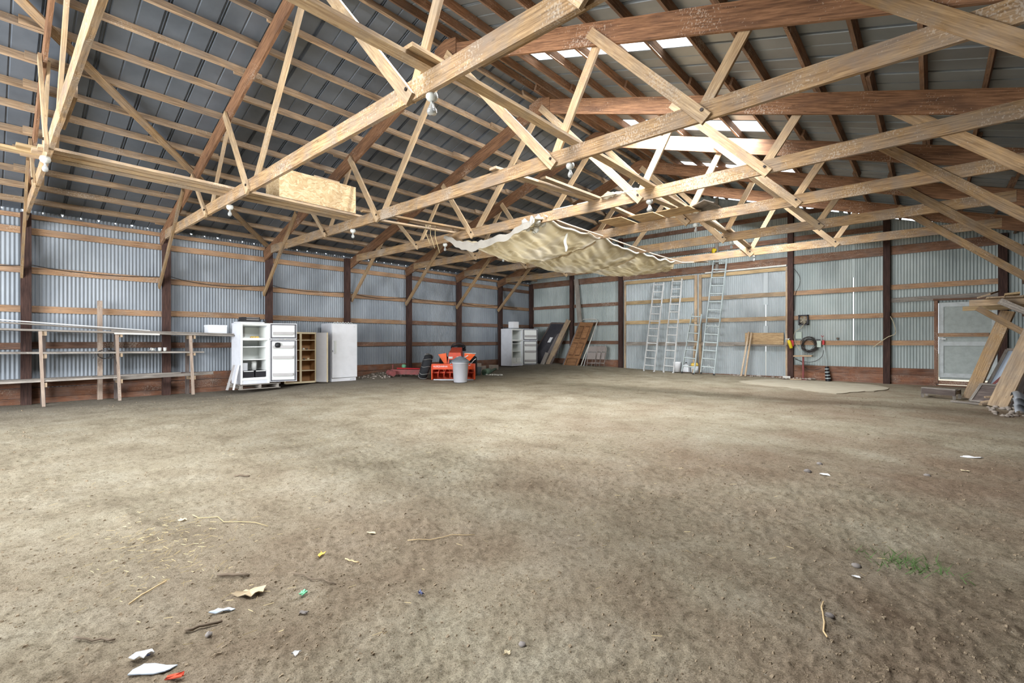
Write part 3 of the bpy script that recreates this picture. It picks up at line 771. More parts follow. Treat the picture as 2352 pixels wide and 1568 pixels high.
# diagonal braces in the plane of the left roof
def diag(x0, y0, x1, y1, label, w=.13, side='l'):
    f = (lambda x: 3.895 + SL * x) if side == 'l' else (lambda x: 3.895 + SL * (16 - x))
    nrm = (-SL, 0, 1) if side == 'l' else (SL, 0, 1)
    d = Vector((x1 - x0, y1 - y0, f(x1) - f(x0))); up = Vector(nrm).cross(d)
    o = board('diagonal_brace', (x0, y0, f(x0)), (x1, y1, f(x1)), w, .038, 'brace', up=up); tag(o, label, 'board', 'diagonal braces under the roof')
diag(6.3, -.45, 2.45, 3.2, 'long brown diagonal brace under the left roof, nearest the front')
diag(2.3, 3.35, .15, 5.4, 'short diagonal brace under the left roof reaching the post behind the refrigerator')
diag(6.2, 14.5, 2.6, 17.0, 'diagonal brace under the left roof beside the back gable')
# planks and plywood on the chords in the middle
G3 = 'loose boards on the chords in the middle'
Z3 = 3.995
loose('plank', (9.20, 5.3, 3.93), (9.34, 8.35, Z3 + .022), .15, .04, 'plank', 'left of two long boards sticking out toward the camera above the tarp', 'plank', G3)
loose('plank', (9.42, 6.3, 3.99), (9.46, 8.40, Z3 + .03), .12, .04, 'plank', 'right of two long boards sticking out toward the camera above the tarp', 'plank', G3)
loose('plank', (9.32, 8.0, Z3 + .065), (9.24, 10.65, Z3 + .065), .12, .05, 'plank', 'board running over the left plywood sheets between two trusses', 'plank', G3)
loose('plank', (10.22, 8.6, Z3 + .03), (10.36, 10.6, Z3 + .06), .14, .04, 'plank', 'board running past the right end of the plywood sheets', 'plank', G3)
loose('plank', (10.0, 10.1, Z3 + .066), (9.9, 10.9, Z3 - .03), .2, .04, 'plank', 'short wide board end jutting past the chord beside the plywood', 'plank', G3)
def ply(x0, x1, y0, y1, z, rz, label, mat='ply'):
    mb = MB(); rot = Matrix.Rotation(rz, 3, 'Z') @ Matrix.Rotation(.02, 3, 'X')
    mb.box(((x0 + x1) / 2, (y0 + y1) / 2, z), (x1 - x0, y1 - y0, .016), rot); o = mb.obj('plywood_sheet', mat); tag(o, label, 'plywood sheet', 'plywood sheets on the chords')
ply(8.55, 9.12, 9.5, 10.42, Z3 + .028, .03, 'leftmost small tan plywood sheet lying across the chords')
ply(9.28, 9.86, 9.55, 10.47, Z3 + .012, .01, 'middle tan plywood sheet lying across the chords')
ply(9.90, 10.62, 9.6, 10.5, Z3 + .012, -.02, 'right tan plywood sheet lying across the chords')
def propped(c, d, rot, label):
    mb = MB(); mb.box(c, d, rot); tag(mb.obj('plywood_scrap', 'grey'), label, 'board', 'grey scraps on the chord')
propped((10.66, 10.35, 4.11), (.30, .8, .02), Matrix.Rotation(-.3, 3, 'Y'), 'left grey board scrap propped on the fourth chord')
propped((10.90, 10.33, 4.11), (.24, .8, .02), Matrix.Rotation(.45, 3, 'Y'), 'right grey board scrap propped on the fourth chord')
mb = MB(); mb.prism([(9.55, 7.92, Z3), (9.72, 7.92, Z3 + .09), (9.9, 7.92, Z3)], (0, .2, 0)); tag(mb.obj('wood_scrap', 'plank'), 'small wedge of wood on the third chord beside the tie board', 'wood scrap')
mb = MB()
for k in range(3): mb.bar((8.35 + .5 * k, 8.06, Z3 + .012), (8.95 + .5 * k, 8.06, Z3 + .012), .02, .07)
tag(mb.obj('metal_strip', 'aluminium_blue'), 'pale metal strip lying along the top of the third chord', 'metal strip')
mb = MB()
for i in range(14):
    x = 9.9 + R.uniform(-.35, .35); mb.blob((x, 8.02 + R.uniform(-.05, .05), Z3 + .02), (R.uniform(.05, .11), .05, R.uniform(.03, .06)), i)
for i in range(14):
    x = 10.2 + R.uniform(-.25, .35); mb.blob((x, 10.28 + R.uniform(-.05, .05), Z3 + .03), (R.uniform(.05, .12), .05, R.uniform(.03, .07)), 40 + i)
tag(mb.obj('nest_debris', 'insul'), 'pale nesting fluff and debris caught on the chords', 'debris', kind='stuff')

# tarp -----------------------------------------------------------------
t = thing('tarp', 'large dirty tan canvas tarp slung below the trusses like a hammock', 'tarp', (6.7, 11.3, 3.7))
def tarpf(u, v):
    y = 7.78 + 7.1 * v
    xl_ = 5.15 + .35 * v + .15 * math.sin(v * 9); xr_ = 8.05 + .1 * math.sin(v * 7)
    if v > .72:
        k = (v - .72) / .28; xl_ += 2.3 * k * k; 
    x = xl_ + (xr_ - xl_) * u
    zl = 3.84 - .16 * min(1, v * 4); zr = 3.86 - .06 * v
    z = zl + (zr - zl) * u
    per = abs(math.sin((y - Yn(3) - .1) / BAY * PI))
    z -= (.07 + .36 * (4 * u * (1 - u)) ** .8) * (.35 + .65 * per) * (1 - .45 * smooth(.75, 1, v))
    z += .022 * math.sin(v * 48 + 5 * math.sin(u * 3 + v * 4)) * smooth(.1, .6, u) + .014 * math.sin(u * 31 + 6 * math.sin(v * 7)) + .008 * math.sin(u * 71 + v * 43)
    z += .02 * math.sin(v * 60 + 4 * u) * smooth(.6, 1, u)
    e = 4 * u * (1 - u)
    q1 = float(vnoise(np.array([u * 5 + v * 6]), np.array([v * 26 - u * 5]), 1.0, 14)[0]); q2 = float(vnoise(np.array([u * 16 - v * 9]), np.array([v * 14 + u * 9]), 1.0, 15)[0])
    z -= (.10 * (.5 - abs(q1) * 1.6) + .06 * (.5 - abs(q2) * 1.6)) * (.25 + .75 * e)
    return (x, y, z)
mb = MB(); mb.grid(tarpf, 110, 190); cv = mb.obj('canvas', 'tarp', t)
def hem(u0, fn):
    mb = MB(); mb.tube([fn(i / 60) for i in range(61)], .028, 6); return mb
mb = hem(1, lambda s: (lambda p: (p[0] + .02, p[1], p[2] + .02))(tarpf(1, s))); mb.obj('rolled_hem', 'insul', t)
# plastic film folded over the near edge and a hanging scrap
mb = MB()
mb.grid(lambda u, v: (lambda p: (p[0], p[1] - .02 - .05 * v, p[2] + .02 + (.08 + .03 * math.sin(u * 7) + .012 * math.sin(u * 23)) * (1 - abs(2 * v - 1)) - .26 * v * smooth(0, .3, u) * (1 - .5 * u)))(tarpf(u, 0)), 60, 10)
mb.obj('plastic_film', 'tarp_plastic', t)
mb = MB()
for i in range(16):
    p = tarpf(.86 + .14 * R.random(), .0 + .06 * R.random())
    mb.blob((p[0], p[1] - .03, p[2] + R.uniform(-.02, .09)), (R.uniform(.05, .12), R.uniform(.03, .07), R.uniform(.04, .10)), 90 + i, 8, 6, .3)
mb.obj('bunched_folds', 'cloth', t)
mb = MB()
mb.grid(lambda u, v: (8.02 + .05 * (u - .5) + .03 * math.sin(v * 9), 8.95 + .03 * math.sin(u * 5 + v * 6), 3.82 - .52 * v), 4, 16); mb.obj('hanging_strip', 'cloth', t)
# battens sewn under the canvas
for v0, u0, u1 in ((.36, .1, .95), (.70, .15, .95)):
    mb = MB(); mb.tube([(lambda p: (p[0], p[1], p[2] - .015))(tarpf(u0 + (u1 - u0) * i / 30, v0)) for i in range(31)], .022, 6); mb.obj('batten', 'cardboard', t)
mb = MB()
mb.tube([(8.22, 7.9, 3.88), (8.2, 8.8, 3.86), (8.24, 10.4, 3.83), (8.2, 13.0, 3.80), (8.35, 14.9, 3.75), (9.0, 15.4, 3.76)], .018, 8)
tag(mb.obj('rope', 'rope'), 'pale rope stretched along the right edge of the tarp', 'rope')
mb = MB()
for k in range(3):
    mb.tube([(5.35 + .05 * k, 7.0 + .1 * k, 3.98 - i * .09 * (1 + .2 * k)) if i else (5.35 + .05 * k, 7.0 + .1 * k, 4.0) for i in range(3)] + [(5.38 + .06 * k, 7.1 + .1 * k, 3.55 - .1 * k)], .006, 5)
tag(mb.obj('hanging_twine', 'straw'), 'frayed twine hanging from the boards left of the tarp', 'twine')

# shelving along the left wall -----------------------------------------
s = thing('shelving', 'long three tier grey plank shelving along the left wall', 'shelving', (.45, 1.2, -.1))
def zt(y): return 1.455 - .022 * (y - .2)
for y, b in ((.79, -.11), (2.0, -.10), (3.40, -.08), (-.6, -.1)):
    board('leg', (.78, y + .03, b), (.76, y - .02, zt(y) - .01), .05, .075, 'shelfleg', up=(0, 1, 0), parent=s)
    board('bracket', (.10, y + .06, zt(y) - .055), (.80, y + .06, zt(y) - .055), .09, .04, 'plank', parent=s)
    board('bracket', (.10, y + .06, .90), (.80, y + .06, .92), .09, .04, 'plank', parent=s)
    board('bracket', (.10, y + .06, .31), (.80, y + .06, .33), .09, .04, 'plank', parent=s)
board('leg', (.17, 1.77, -.12), (.17, 1.77, 2.15), .09, .045, 'shelfleg', up=(0, 1, 0), parent=s)
for y in (.85, 2.06, 3.46, -.5): board('leg', (.16, y, -.12), (.16, y, zt(y) - .02), .08, .045, 'darkboard', up=(0, 1, 0), parent=s)
for x in (.10, .30, .51, .71):
    board('shelf_board', (x, -1.4, zt(-1.4) + .008), (x + .02, 4.32, zt(4.4) + .008), .035, .2, 'grey', parent=s)
for x in (.16, .42, .68):
    board('shelf_board', (x, -1.4, 1.01), (x, 3.66, .955), .035, .24, 'grey', parent=s)
board('shelf_board', (.66, -1.4, .395), (.66, 2.05, .425), .04, .26, 'grey', parent=s)
board('shelf_board', (.40, -1.4, .40), (.40, 1.6, .43), .04, .26, 'grey', parent=s)
board('shelf_board', (.14, -1.4, .40), (.14, 3.3, .43), .04, .26, 'grey', parent=s)
board('shelf_board', (.62, 1.95, .385), (.60, 3.9, .42), .07, .12, 'grey', parent=s)
G4 = 'boards lying on top of the shelving'
loose('plank', (.45, .1, 1.61), (.55, 2.55, 1.452), .18, .03, 'grey', 'wide grey board resting slanted on top of the shelving at left', 'plank', G4)
mb = MB(); mb.bar((.72, -.1, 1.67), (.66, 2.6, 1.475), .02, .02, ); tag(mb.obj('metal_rod', 'aluminium'), 'thin pale rod lying slanted across the shelving top', 'rod')
loose('plank', (.74, 1.9, 1.464), (.70, 4.35, 1.410), .03, .16, 'grey', 'dark stained board lying along the right end of the shelving top', 'plank', G4, up=(0, 0, 1))
mb = MB(); mb.bar((.83, 1.93, 1.40), (.83, 2.75, 1.385), .035, .02); tag(mb.obj('white_strip', 'pipe'), 'short white strip fixed at the front edge of the shelving top', 'strip')
# things on the shelving
mb = MB()
rc = random.Random(3)
for k in range(5):
    r = .12 + .02 * k
    mb.tube([(.62 + .05 * math.sin(a * 2 + k), 1.78 + r * math.cos(a) * .9 + .02 * k, .93 + .10 * math.sin(a) + .015 * rc.random()) for a in [i * .4 for i in range(17)]], .006, 5)
mb.tube([(.7, 1.85, 1.02), (.78, 1.95, .9), (.79, 1.98, .7), (.78, 2.02, .62)], .005, 5)
mb.tube([(.7, 1.7, 1.02), (.78, 1.62, .95), (.79, 1.58, .85)], .005, 5)
tag(mb.obj('wire_coil', 'wire_dark'), 'tangled coil of dark wire hanging over the middle shelf', 'wire coil')
for i, (y, l) in enumerate(((2.70, 'left'), (2.80, 'middle'), (2.90, 'right'))):
    c = thing('jar', 'small white cup, %s one of three on the middle shelf' % l, 'cup', (.60, y, .988), group='cups on the middle shelf')
    mb = MB(); mb.lathe([(.03, 0), (.036, .05), (.034, .075)], n=12, rot=Matrix.Rotation(0 if i else 1.3, 3, 'X'), c=(0, 0, .0 if i else .034)); mb.obj('body', 'ceramic', c, local=True)
    mb = MB(); mb.lathe([(.037, .068), (.037, .09), (.002, .092)], n=12, rot=Matrix.Rotation(0 if i else 1.3, 3, 'X'), c=(0, 0, .0 if i else .034)); mb.obj('lid', 'greypanel', c, local=True)
t = thing('foam_box', 'white foam box standing on the right end of the shelving', 'box', (.55, 4.0, 1.405))
mb = MB(); mb.box((.5, 4.0, 1.50), (.34, .42, .20)); mb.obj('body', 'foam', t)
mb = MB(); mb.box((.5, 4.0, 1.62), (.35, .43, .045)); mb.obj('lid', 'foam', t)

# ------------------------------------------------ refrigerators, cabinet, freezer
def fridge(label, loc, rz, W, D, H, fz, ang_f, ang_r):
    """local frame: front faces +x, width along y (0..W), hinge at y = W"""
    t = thing('refrigerator', label, 'refrigerator', loc, rz, 'refrigerators standing open')
    th = .05
    mb = MB()
    mb.box((-D / 2, th / 2, H / 2), (D, th, H)); mb.box((-D / 2, W - th / 2, H / 2), (D, th, H))
    mb.cur = 0
    mb.box((-D / 2, W / 2, H - th / 2), (D, W - 2 * th, th)); mb.box((-D + .03, W / 2, H / 2), (.06, W - 2 * th, H - .1)); mb.box((-D / 2, W / 2, .07), (D, W - 2 * th, .14))
    mb.obj('body', 'white_side', t, local=True)
    mb = MB()
    mb.box((-D + .075, W / 2, H / 2), (.02, W - 2 * th, H - .2))
    mb.box((-D / 2 + .01, th + .008, H / 2), (D - .1, .014, H - .2)); mb.box((-D / 2 + .01, W - th - .008, H / 2), (D - .1, .014, H - .2))
    mb.box((-D / 2 + .02, W / 2, H - fz), (D - .06, W - 2 * th, .07)); mb.box((-D / 2, W / 2, H - .06), (D - .04, W - 2 * th, .02)); mb.box((-D / 2, W / 2, .15), (D - .04, W - 2 * th, .02))
    for y in (.02, W - .02): mb.box((.004, y, H / 2), (.012, .04, H))
    for z in (H - .025, H - fz, .12): mb.box((.004, W / 2, z), (.012, W - .08, .05))
    mb.obj('liner', 'white_in', t, local=True)
    for z in (.62, .95):
        if z < H - fz - .1:
            mb = MB(); mb.box((-D / 2 + .02, W / 2, z), (D - .14, W - 2 * th - .03, .012)); mb.box((-.10, W / 2, z + .005), (.012, W - 2 * th - .03, .025)); mb.obj('shelf', 'white_in', t, local=True)
    for k in range(2):
        y0 = th + .02 + k * (W - 2 * th) / 2; w = (W - 2 * th) / 2 - .03
        mb = MB(); mb.box((-D / 2 + .03, y0 + w / 2, .255), (D - .16, w, .17)); dr = mb.obj('drawer', 'black' if ang_f < 2.9 and W < .72 and 'pallet' in label else 'white_in', t, local=True)
        mb = MB(); mb.box((-.055, y0 + w / 2, .325), (.02, w - .03, .02)); mb.obj('handle', 'white_in', dr, local=False) if False else mb.obj('drawer_pull', 'white_in', t, local=True)
    mb = MB(); mb.box((-D + .10, th + .17, H - .22), (.01, .14, .26)); mb.cyl((-D + .10, th + .17, H - .22), (-D + .12, th + .17, H - .22), .035, n=14); mb.obj('fan_cover', 'greypanel', t, local=True)
    def door(z0, z1, ang, bins, nm):
        Wd = W * .93; d = .07
        Rm = Matrix.Translation((.02, W, 0)) @ Matrix.Rotation(ang, 4, 'Z')
        # closed: door runs from hinge toward -y, inner face at local x=0
        def put(mb, name, mat, par=t):
            mb.v = [tuple(Rm @ Vector(v)) for v in mb.v]; return mb.obj(name, mat, par, local=True)
        mb = MB(); mb.box((d / 2 + .012, -Wd / 2, (z0 + z1) / 2), (d, Wd, z1 - z0)); dr = put(mb, nm, 'white')
        def sub(mb, name, mat):
            mb.v = [tuple(WM[t.name] @ (Rm @ Vector(v))) for v in mb.v]; return mb.obj(name, mat, dr)
        mb = MB()
        for y in (-.03, -Wd + .03): mb.box((.004, y, (z0 + z1) / 2), (.022, .028, z1 - z0 - .03))
        for z in (z0 + .03, z1 - .03): mb.box((.004, -Wd / 2, z), (.022, Wd - .05, .028))
        sub(mb, 'seal', 'seal')
        mb = MB(); mb.box((-.008, -Wd / 2, (z0 + z1) / 2), (.03, Wd - .12, z1 - z0 - .10)); sub(mb, 'inner_panel', 'white_in')
        for z in bins:
            mb = MB(); mb.box((-.075, -Wd / 2, z), (.012, Wd - .16, .07)); mb.box((-.04, -Wd / 2, z - .035), (.08, Wd - .16, .01))
            mb.box((-.04, -.085, z), (.08, .012, .07)); mb.box((-.04, -Wd + .085, z), (.08, .012, .07)); sub(mb, 'door_bin', 'greypanel')
        mb = MB(); mb.box((d + .03, -Wd + .05, (z0 + z1) / 2), (.03, .025, min(.3, z1 - z0 - .1))); sub(mb, 'handle', 'white')
    door(H - fz + .01, H, ang_f, (H - fz * .62,), 'freezer_door')
    door(.03, H - fz - .01, ang_r, (H - fz - .2, H - fz - .48, .22), 'fridge_door')
    return t
fr1 = fridge('white refrigerator standing open on a pallet beside the shelving', (1.22, 4.35, .125), 0, .70, .66, 1.575, .42, 2.72, 2.62)
# a dark black crisper pair shows only in this one (drawers above); contents
mb = MB(); mb.box((.95, 4.50, .565), (.16, .16, .20)); tag(mb.obj('white_tub', 'foam'), 'square white tub standing inside the open refrigerator on the pallet', 'tub')
mb = MB(); mb.lathe([(.06, 0), (.065, .2), (.06, .24)], (.95, 4.76, .465), 16); tag(mb.obj('jar', 'white_in'), 'pale round container inside the open refrigerator on the pallet', 'container')
mb = MB()
for i in range(5): mb.blob((.85 + .05 * math.sin(i * 2.2), 4.79 + .035 * i - .05, 1.325), (.045, .04, .035), i, 8, 6, .1)
tag(mb.obj('paper_bag', 'leafyellow'), 'small crumpled orange tan package in the freezer compartment', 'package')
mb = MB(); mb.lathe([(.005, -.07), (.06, -.06), (.075, 0), (.06, .06), (.005, .07)], (1.40, 5.19, 1.125), 12); tag(mb.obj('dark_cap', 'black'), 'dark round object on the upper door bin of the open refrigerator', 'container')
# pallet
p = thing('pallet', 'pale grey wooden pallet under the open refrigerator', 'pallet', (.9, 4.78, 0))
for x in (.48, .75, 1.02, 1.29): board('deck_board', (x, 4.28, .115), (x, 5.28, .115), .12, .016, 'grey', up=(1, 0, 0), parent=p)
for y in (4.34, 4.78, 5.22): board('runner', (.42, y, .06), (1.35, y, .06), .09, .04, 'grey', parent=p)
for x in (.48, 1.30): board('deck_board', (x, 4.28, .006), (x, 5.28, .006), .10, .016, 'grey', up=(1, 0, 0), parent=p)
# things on top of it
t = thing('record_player', 'black record player deck resting on top of the open refrigerator', 'record player', (.9, 4.72, 1.70))
mb = MB(); mb.box((.92, 4.66, 1.83), (.34, .40, .05)); mb.box((.92, 4.66, 1.755), (.36, .42, .09)); mb.obj('case', 'black', t)
mb = MB(); mb.box((1.10, 4.68, 1.79), (.006, .30, .015)); mb.box((1.10, 4.68, 1.835), (.006, .30, .012)); mb.obj('trim_strip', 'greypanel', t)
mb = MB(); mb.prism([(.8, 4.33, 1.705), (1.15, 4.36, 1.705), (1.15, 4.95, 1.71), (.8, 4.97, 1.71)], (0, 0, .02)); tag(mb.obj('white_tray', 'white'), 'flat white tray under the record player on the open refrigerator', 'tray')
mb = MB()
for k in range(4): mb.tube([(1.0 + .1 * math.sin(k), 4.92 + .03 * k, 1.705), (1.02, 4.98 + .02 * k, 1.75 + .02 * k), (1.05, 5.03, 1.72)], .012, 6)
tag(mb.obj('cable_bundle', 'wire_dark'), 'dark tangle of cable at the right on top of the open refrigerator', 'cable')
# two white panels leaning on the fridge's left side
for i, (y, m) in enumerate(((4.22, 'greypanel'), (4.29, 'white'))):
    mb = MB(); mb.bar((1.15 + .08 * i, y - .16 + .05 * i, .0), (1.10 + .1 * i, y + .02, .62), .12 - .05 * i, .02, up=(1, 0, 0)); tag(mb.obj('leaning_panel', m), ['grey narrow panel leaning against the left side of the open refrigerator', 'white narrow panel leaning against the left side of the open refrigerator'][i], 'panel', 'panels leaning on the refrigerator')
# wooden cabinet
c = thing('cabinet', 'open wooden cabinet with two columns of shelves between refrigerator and freezer', 'cabinet', (.6, 6.1, .0))
y0, y1, zb_, zt_ = 5.60, 6.52, .03, 1.49
mb = MB()
mb.box((.62, y0 + .01, .76), (.36, .02, 1.46)); mb.box((.62, y1 - .01, .76), (.36, .02, 1.46)); mb.box((.62, 6.06, 1.48), (.36, .92, .02)); mb.box((.62, 6.06, .04), (.36, .92, .02)); mb.box((.62, 6.06, .76), (.34, .02, 1.44))
mb.obj('carcass', 'cabback', c)
mb = MB(); mb.box((.445, 6.06, .76), (.01, .90, 1.44)); mb.obj('back_panel', 'cabback', c)
mb = MB()
for y, w in ((y0 + .02, .04), (6.06, .06), (y1 - .02, .04)): mb.box((.805, y, .76), (.02, w, 1.46))
for z, w in ((1.465, .05), (.045, .05)): mb.box((.804, 6.06, z), (.018, .84, w))
mb.obj('face_frame', 'cream', c)
for z in (1.26, .97, .68, .375):
    mb = MB(); mb.box((.63, 5.83, z), (.33, .42, .018)); mb.obj('shelf', 'cream', c)
    mb = MB(); mb.box((.63, 6.29, z), (.33, .42, .018)); mb.obj('shelf', 'cream', c)
mb = MB(); mb.box((.99, 6.60, .76), (.36, .018, 1.44), Matrix.Rotation(.55, 3, 'Z')); dr = mb.obj('door', 'greypanel', c)
mb = MB(); mb.box((1.14, 6.69, .76), (.03, .03, 1.45)); mb.obj('door_edge', 'cream', c)
# things in the cabinet
tag((lambda m: (m.box((.68, 5.75, 1.015), (.18, .18, .045)), m.box((.68, 5.75, 1.055), (.18, .17, .03)), m.obj('box', 'redorange'))[-1])(MB()), 'flat white and orange box on the second cabinet shelf', 'box')
mb = MB(); mb.lathe([(.03, 0), (.05, .06), (.03, .12), (.05, .15)], (.66, 5.90, .98), 12); tag(mb.obj('vase', 'greypanel'), 'grey vase on the second cabinet shelf', 'vase')
mb = MB(); mb.tube([(.72, 5.78 + .11 * math.cos(a), .695 + .12 * math.sin(a)) for a in [i * PI / 12 for i in range(13)]], .011, 6); tag(mb.obj('wooden_hoop', 'cream'), 'half round wooden hoop on the third cabinet shelf', 'hoop')
for i, (y, z) in enumerate(((6.20, .98), (6.30, .98), (5.98, .69), (6.22, .69), (6.34, .69))):
    mb = MB(); mb.lathe([(.02, 0), (.035, .02), (.03, .05)], (.68, y, z), 10)
    tag(mb.obj('bowl', ['ceramic', 'darkstick', 'cream', 'darkstick', 'cream'][i]), ['small pale bowl on the right second cabinet shelf', 'small dark bowl on the right second cabinet shelf', 'small cream bowl beside the wooden hoop in the cabinet', 'small dark bowl on the right third cabinet shelf', 'small cream bowl on the right third cabinet shelf'][i], 'bowl', 'bowls in the cabinet')
# upright freezer
f = thing('freezer', 'tall white upright freezer with closed door against the left wall', 'freezer', (.55, 7.4, 0))
mb = MB(); mb.box((.49, 7.39, .89), (.60, .82, 1.76)); mb.obj('body', 'white_side', f)
mb = MB(); mb.box((.83, 7.395, .94), (.07, .82, 1.64)); dr = mb.obj('door', 'white', f)
mb = MB(); mb.box((.893, 7.07, 1.06), (.03, .03, .34)); mb.box((.88, 7.07, 1.05), (.02, .07, .38)); mb.obj('handle', 'white_in', dr)
mb = MB(); mb.box((.868, 7.71, 1.68), (.004, .06, .012)); mb.obj('name_plate', 'aluminium', dr)
mb = MB(); mb.box((.80, 7.39, .06), (.05, .80, .11)); mb.obj('kick_plate', 'white', f)
mb = MB(); 
for i in range(4): mb.cyl((.826, 7.6 + .04 * i, .05), (.83, 7.6 + .04 * i, .05), .009, n=8)
mb.obj('vent_hole', 'black', f)
mb = MB(); mb.box((.865, 7.0, .93), (.012, .012, .05)); mb.obj('lock', 'black', f)
mb = MB()
for i in range(7): mb.tube([(.55 + .05 * math.sin(i * 3), 7.18 + .09 * i, 1.775), (.57, 7.22 + .09 * i, 1.815 + .012 * (i % 2)), (.6, 7.27 + .09 * i, 1.78)], .014, 6)
tag(mb.obj('hose_scraps', 'ceramic'), 'white loops of hose lying on top of the freezer', 'hose')
fr2 = fridge('white refrigerator standing open in the far corner', (1.02, 14.50, .20), 0, .72, .62, 1.60, .50, 2.55, 2.62)
mb = MB(); mb.box((.75, 15.35, 1.94), (.3, .34, .27)); tag(mb.obj('white_carton', 'white'), 'white carton standing on top of the refrigerator in the corner', 'carton')
fr2.location = (.95, 15.0, .17); fr2.rotation_euler = (0, 0, .0)
mb = MB(); mb.tube([(.35, 14.9, 1.9), (.4, 15.0, 1.86), (.5, 15.1, 1.79)] , .006, 5); tag(mb.obj('cord', 'wire_dark'), 'thin dark cord hanging behind the corner refrigerator', 'cord')

# ------------------------------------------------ garden tractor with snow blower
dirv = Vector((.676, -.737, 0)); rzT = math.atan2(dirv.y, dirv.x)
T = thing('garden_tractor', 'orange garden tractor with a red snow blower on its front', 'tractor', (2.72, 10.25, 0), rzT)
def tm(name, mb, mat, par=None):
    if par is None: return mb.obj(name, mat, T, local=True)
    mb.v = [tuple(WM[T.name] @ Vector(v)) for v in mb.v]; return mb.obj(name, mat, par)
# local: +x forward (to camera), y to the viewer's right... z up
hw = .66
mb = MB()
mb.box((.42, 0, .36), (.46, 2 * hw, .03)); mb.box((.60, 0, .43), (.03, 2 * hw, .15)); mb.box((.22, 0, .22), (.03, 2 * hw, .42))
mb.box((.42, 0, .505), (.34, 2 * hw, .02))
for y in (-hw, hw): mb.prism([(.20, y - .015, .03), (.66, y - .015, .03), (.68, y - .015, .30), (.62, y - .015, .51), (.20, y - .015, .51)], (0, .03, 0))
hs = tm('blower_housing', mb, 'orange')
mb = MB(); mb.cyl((.48, -hw, .24), (.48, hw, .24), .03, n=10)
for s in (-1, 1):
    for k in range(3):
        y0 = s * (.08 + k * .19)
        n = 14
        pa = []
        for i in range(n + 1):
            a = 2 * PI * i / n * s; pa.append((a, y0 + s * .19 * i / n))
        vs = []
        for a, y in pa: vs += [(.48 + .04 * math.cos(a), y, .24 + .04 * math.sin(a)), (.48 + .19 * math.cos(a), y, .24 + .19 * math.sin(a))]
        fs = [(2 * i, 2 * i + 1, 2 * i + 3, 2 * i + 2) for i in range(n)]
        mb.add(vs + [(x, y + .012, z) for x, y, z in vs], fs + [tuple(q + len(vs) for q in f[::-1]) for f in fs] + [(2 * i + 1, 2 * i + 1 + len(vs), 2 * i + 3 + len(vs), 2 * i + 3) for i in range(n)], False)
tm('auger', mb, 'redorange')
mb = MB(); mb.bar((.64, -hw + .05, .025), (.64, hw - .02, .025), .04, .02); tm('scraper_bar', mb, 'metal_sheet')
# lettering on the housing
cu = bpy.data.curves.new('lettering', 'FONT'); cu.body = 'HUSQVARNA'; cu.size = .075; cu.extrude = .002; cu.align_x = 'CENTER'; cu.align_y = 'CENTER'
tmp = bpy.data.objects.new('lettering_curve', cu); COL.objects.link(tmp)
lm = bpy.data.meshes.new_from_object(tmp.evaluated_get(bpy.context.evaluated_depsgraph_get())); bpy.data.objects.remove(tmp); bpy.data.curves.remove(cu)
lm.materials.clear(); lm.materials.append(M['white']); tx = bpy.data.objects.new('lettering', lm); COL.objects.link(tx)
tx.parent = hs
Wt = WM[T.name] @ Matrix.Translation((.618, -.40, .435)) @ Matrix(((0, 0, 1, 0), (1, 0, 0, 0), (0, 1, 0, 0), (0, 0, 0, 1)))
tx.matrix_basis = WM[hs.name].inverted() @ Wt
# hood, lights, fenders
mb = MB()
def ring(x, w0, w1, z0, z1): return [(x, -w1, z0), (x, w1, z0), (x, w0, z1), (x, -w0, z1)]
A = ring(.16, .19, .24, .50, .86); Bq = ring(-.55, .17, .24, .52, 1.02)
mb.add(A + Bq, [(0, 1, 2, 3), (4, 7, 6, 5), (0, 4, 5, 1), (1, 5, 6, 2), (2, 6, 7, 3), (3, 7, 4, 0)])
hd = tm('hood', mb, 'redorange')
mb = MB(); mb.box((.165, 0, .70), (.02, .40, .10)); tm('light_panel', mb, 'redorange')
for y in (-.13, .13):
    mb = MB(); mb.box((.180, y, .70), (.02, .13, .065)); tm('headlight', mb, 'ceramic')
mb = MB(); mb.box((.17, 0, .575), (.02, .36, .12)); tm('grille', mb, 'black')
for s in (-1, 1):
    mb = MB(); mb.prism([(.0, s * .26, .40), (.0, s * .30, .40), (.0, s * (.56 if s < 0 else .66), .80), (.0, s * .30, .84)], (-.10, 0, 0)); tm('fender', mb, 'orange_bright')
mb = MB(); mb.box((-.07, .48, .835), (.12, .38, .02)); tm('fender_cap', mb, 'ceramic')
mb = MB(); mb.blob((-.95, 0, 1.02), (.24, .27, .09), 4, 12, 8, .06); mb.box((-1.1, 0, .93), (.4, .5, .08)); tm('seat', mb, 'black')
mb = MB(); mb.tube([(-.70 + .02 * math.sin(a), .22 * math.cos(a) + .02, 1.06 + .10 * math.sin(a)) for a in [i * PI / 8 for i in range(17)]], .016, 6); mb.cyl((-.70, .02, 1.06), (-.5, .02, .85), .02, n=8); tm('steering_wheel', mb, 'black')
mb = MB(); mb.box((-.45, 0, .42), (1.3, .34, .2)); tm('chassis', mb, 'dark')
def wheel(mb, c, r, w):
    n = 28; rot = Matrix.Rotation(PI / 2, 3, 'X')
    mb.lathe([(r * .55, -w / 2), (r * .9, -w / 2), (r, -w * .32), (r, w * .32), (r * .9, w / 2), (r * .55, w / 2)], c, n, rot)
for x, y, r, w, nm in ((-.02, -.42, .21, .16, 'front_wheel'), (-.02, .42, .21, .16, 'front_wheel'), (-1.05, -.5, .36, .26, 'rear_wheel'), (-1.05, .5, .36, .26, 'rear_wheel')):
    mb = MB(); wheel(mb, (x, y, r), r, w); tm(nm, mb, 'rubber')
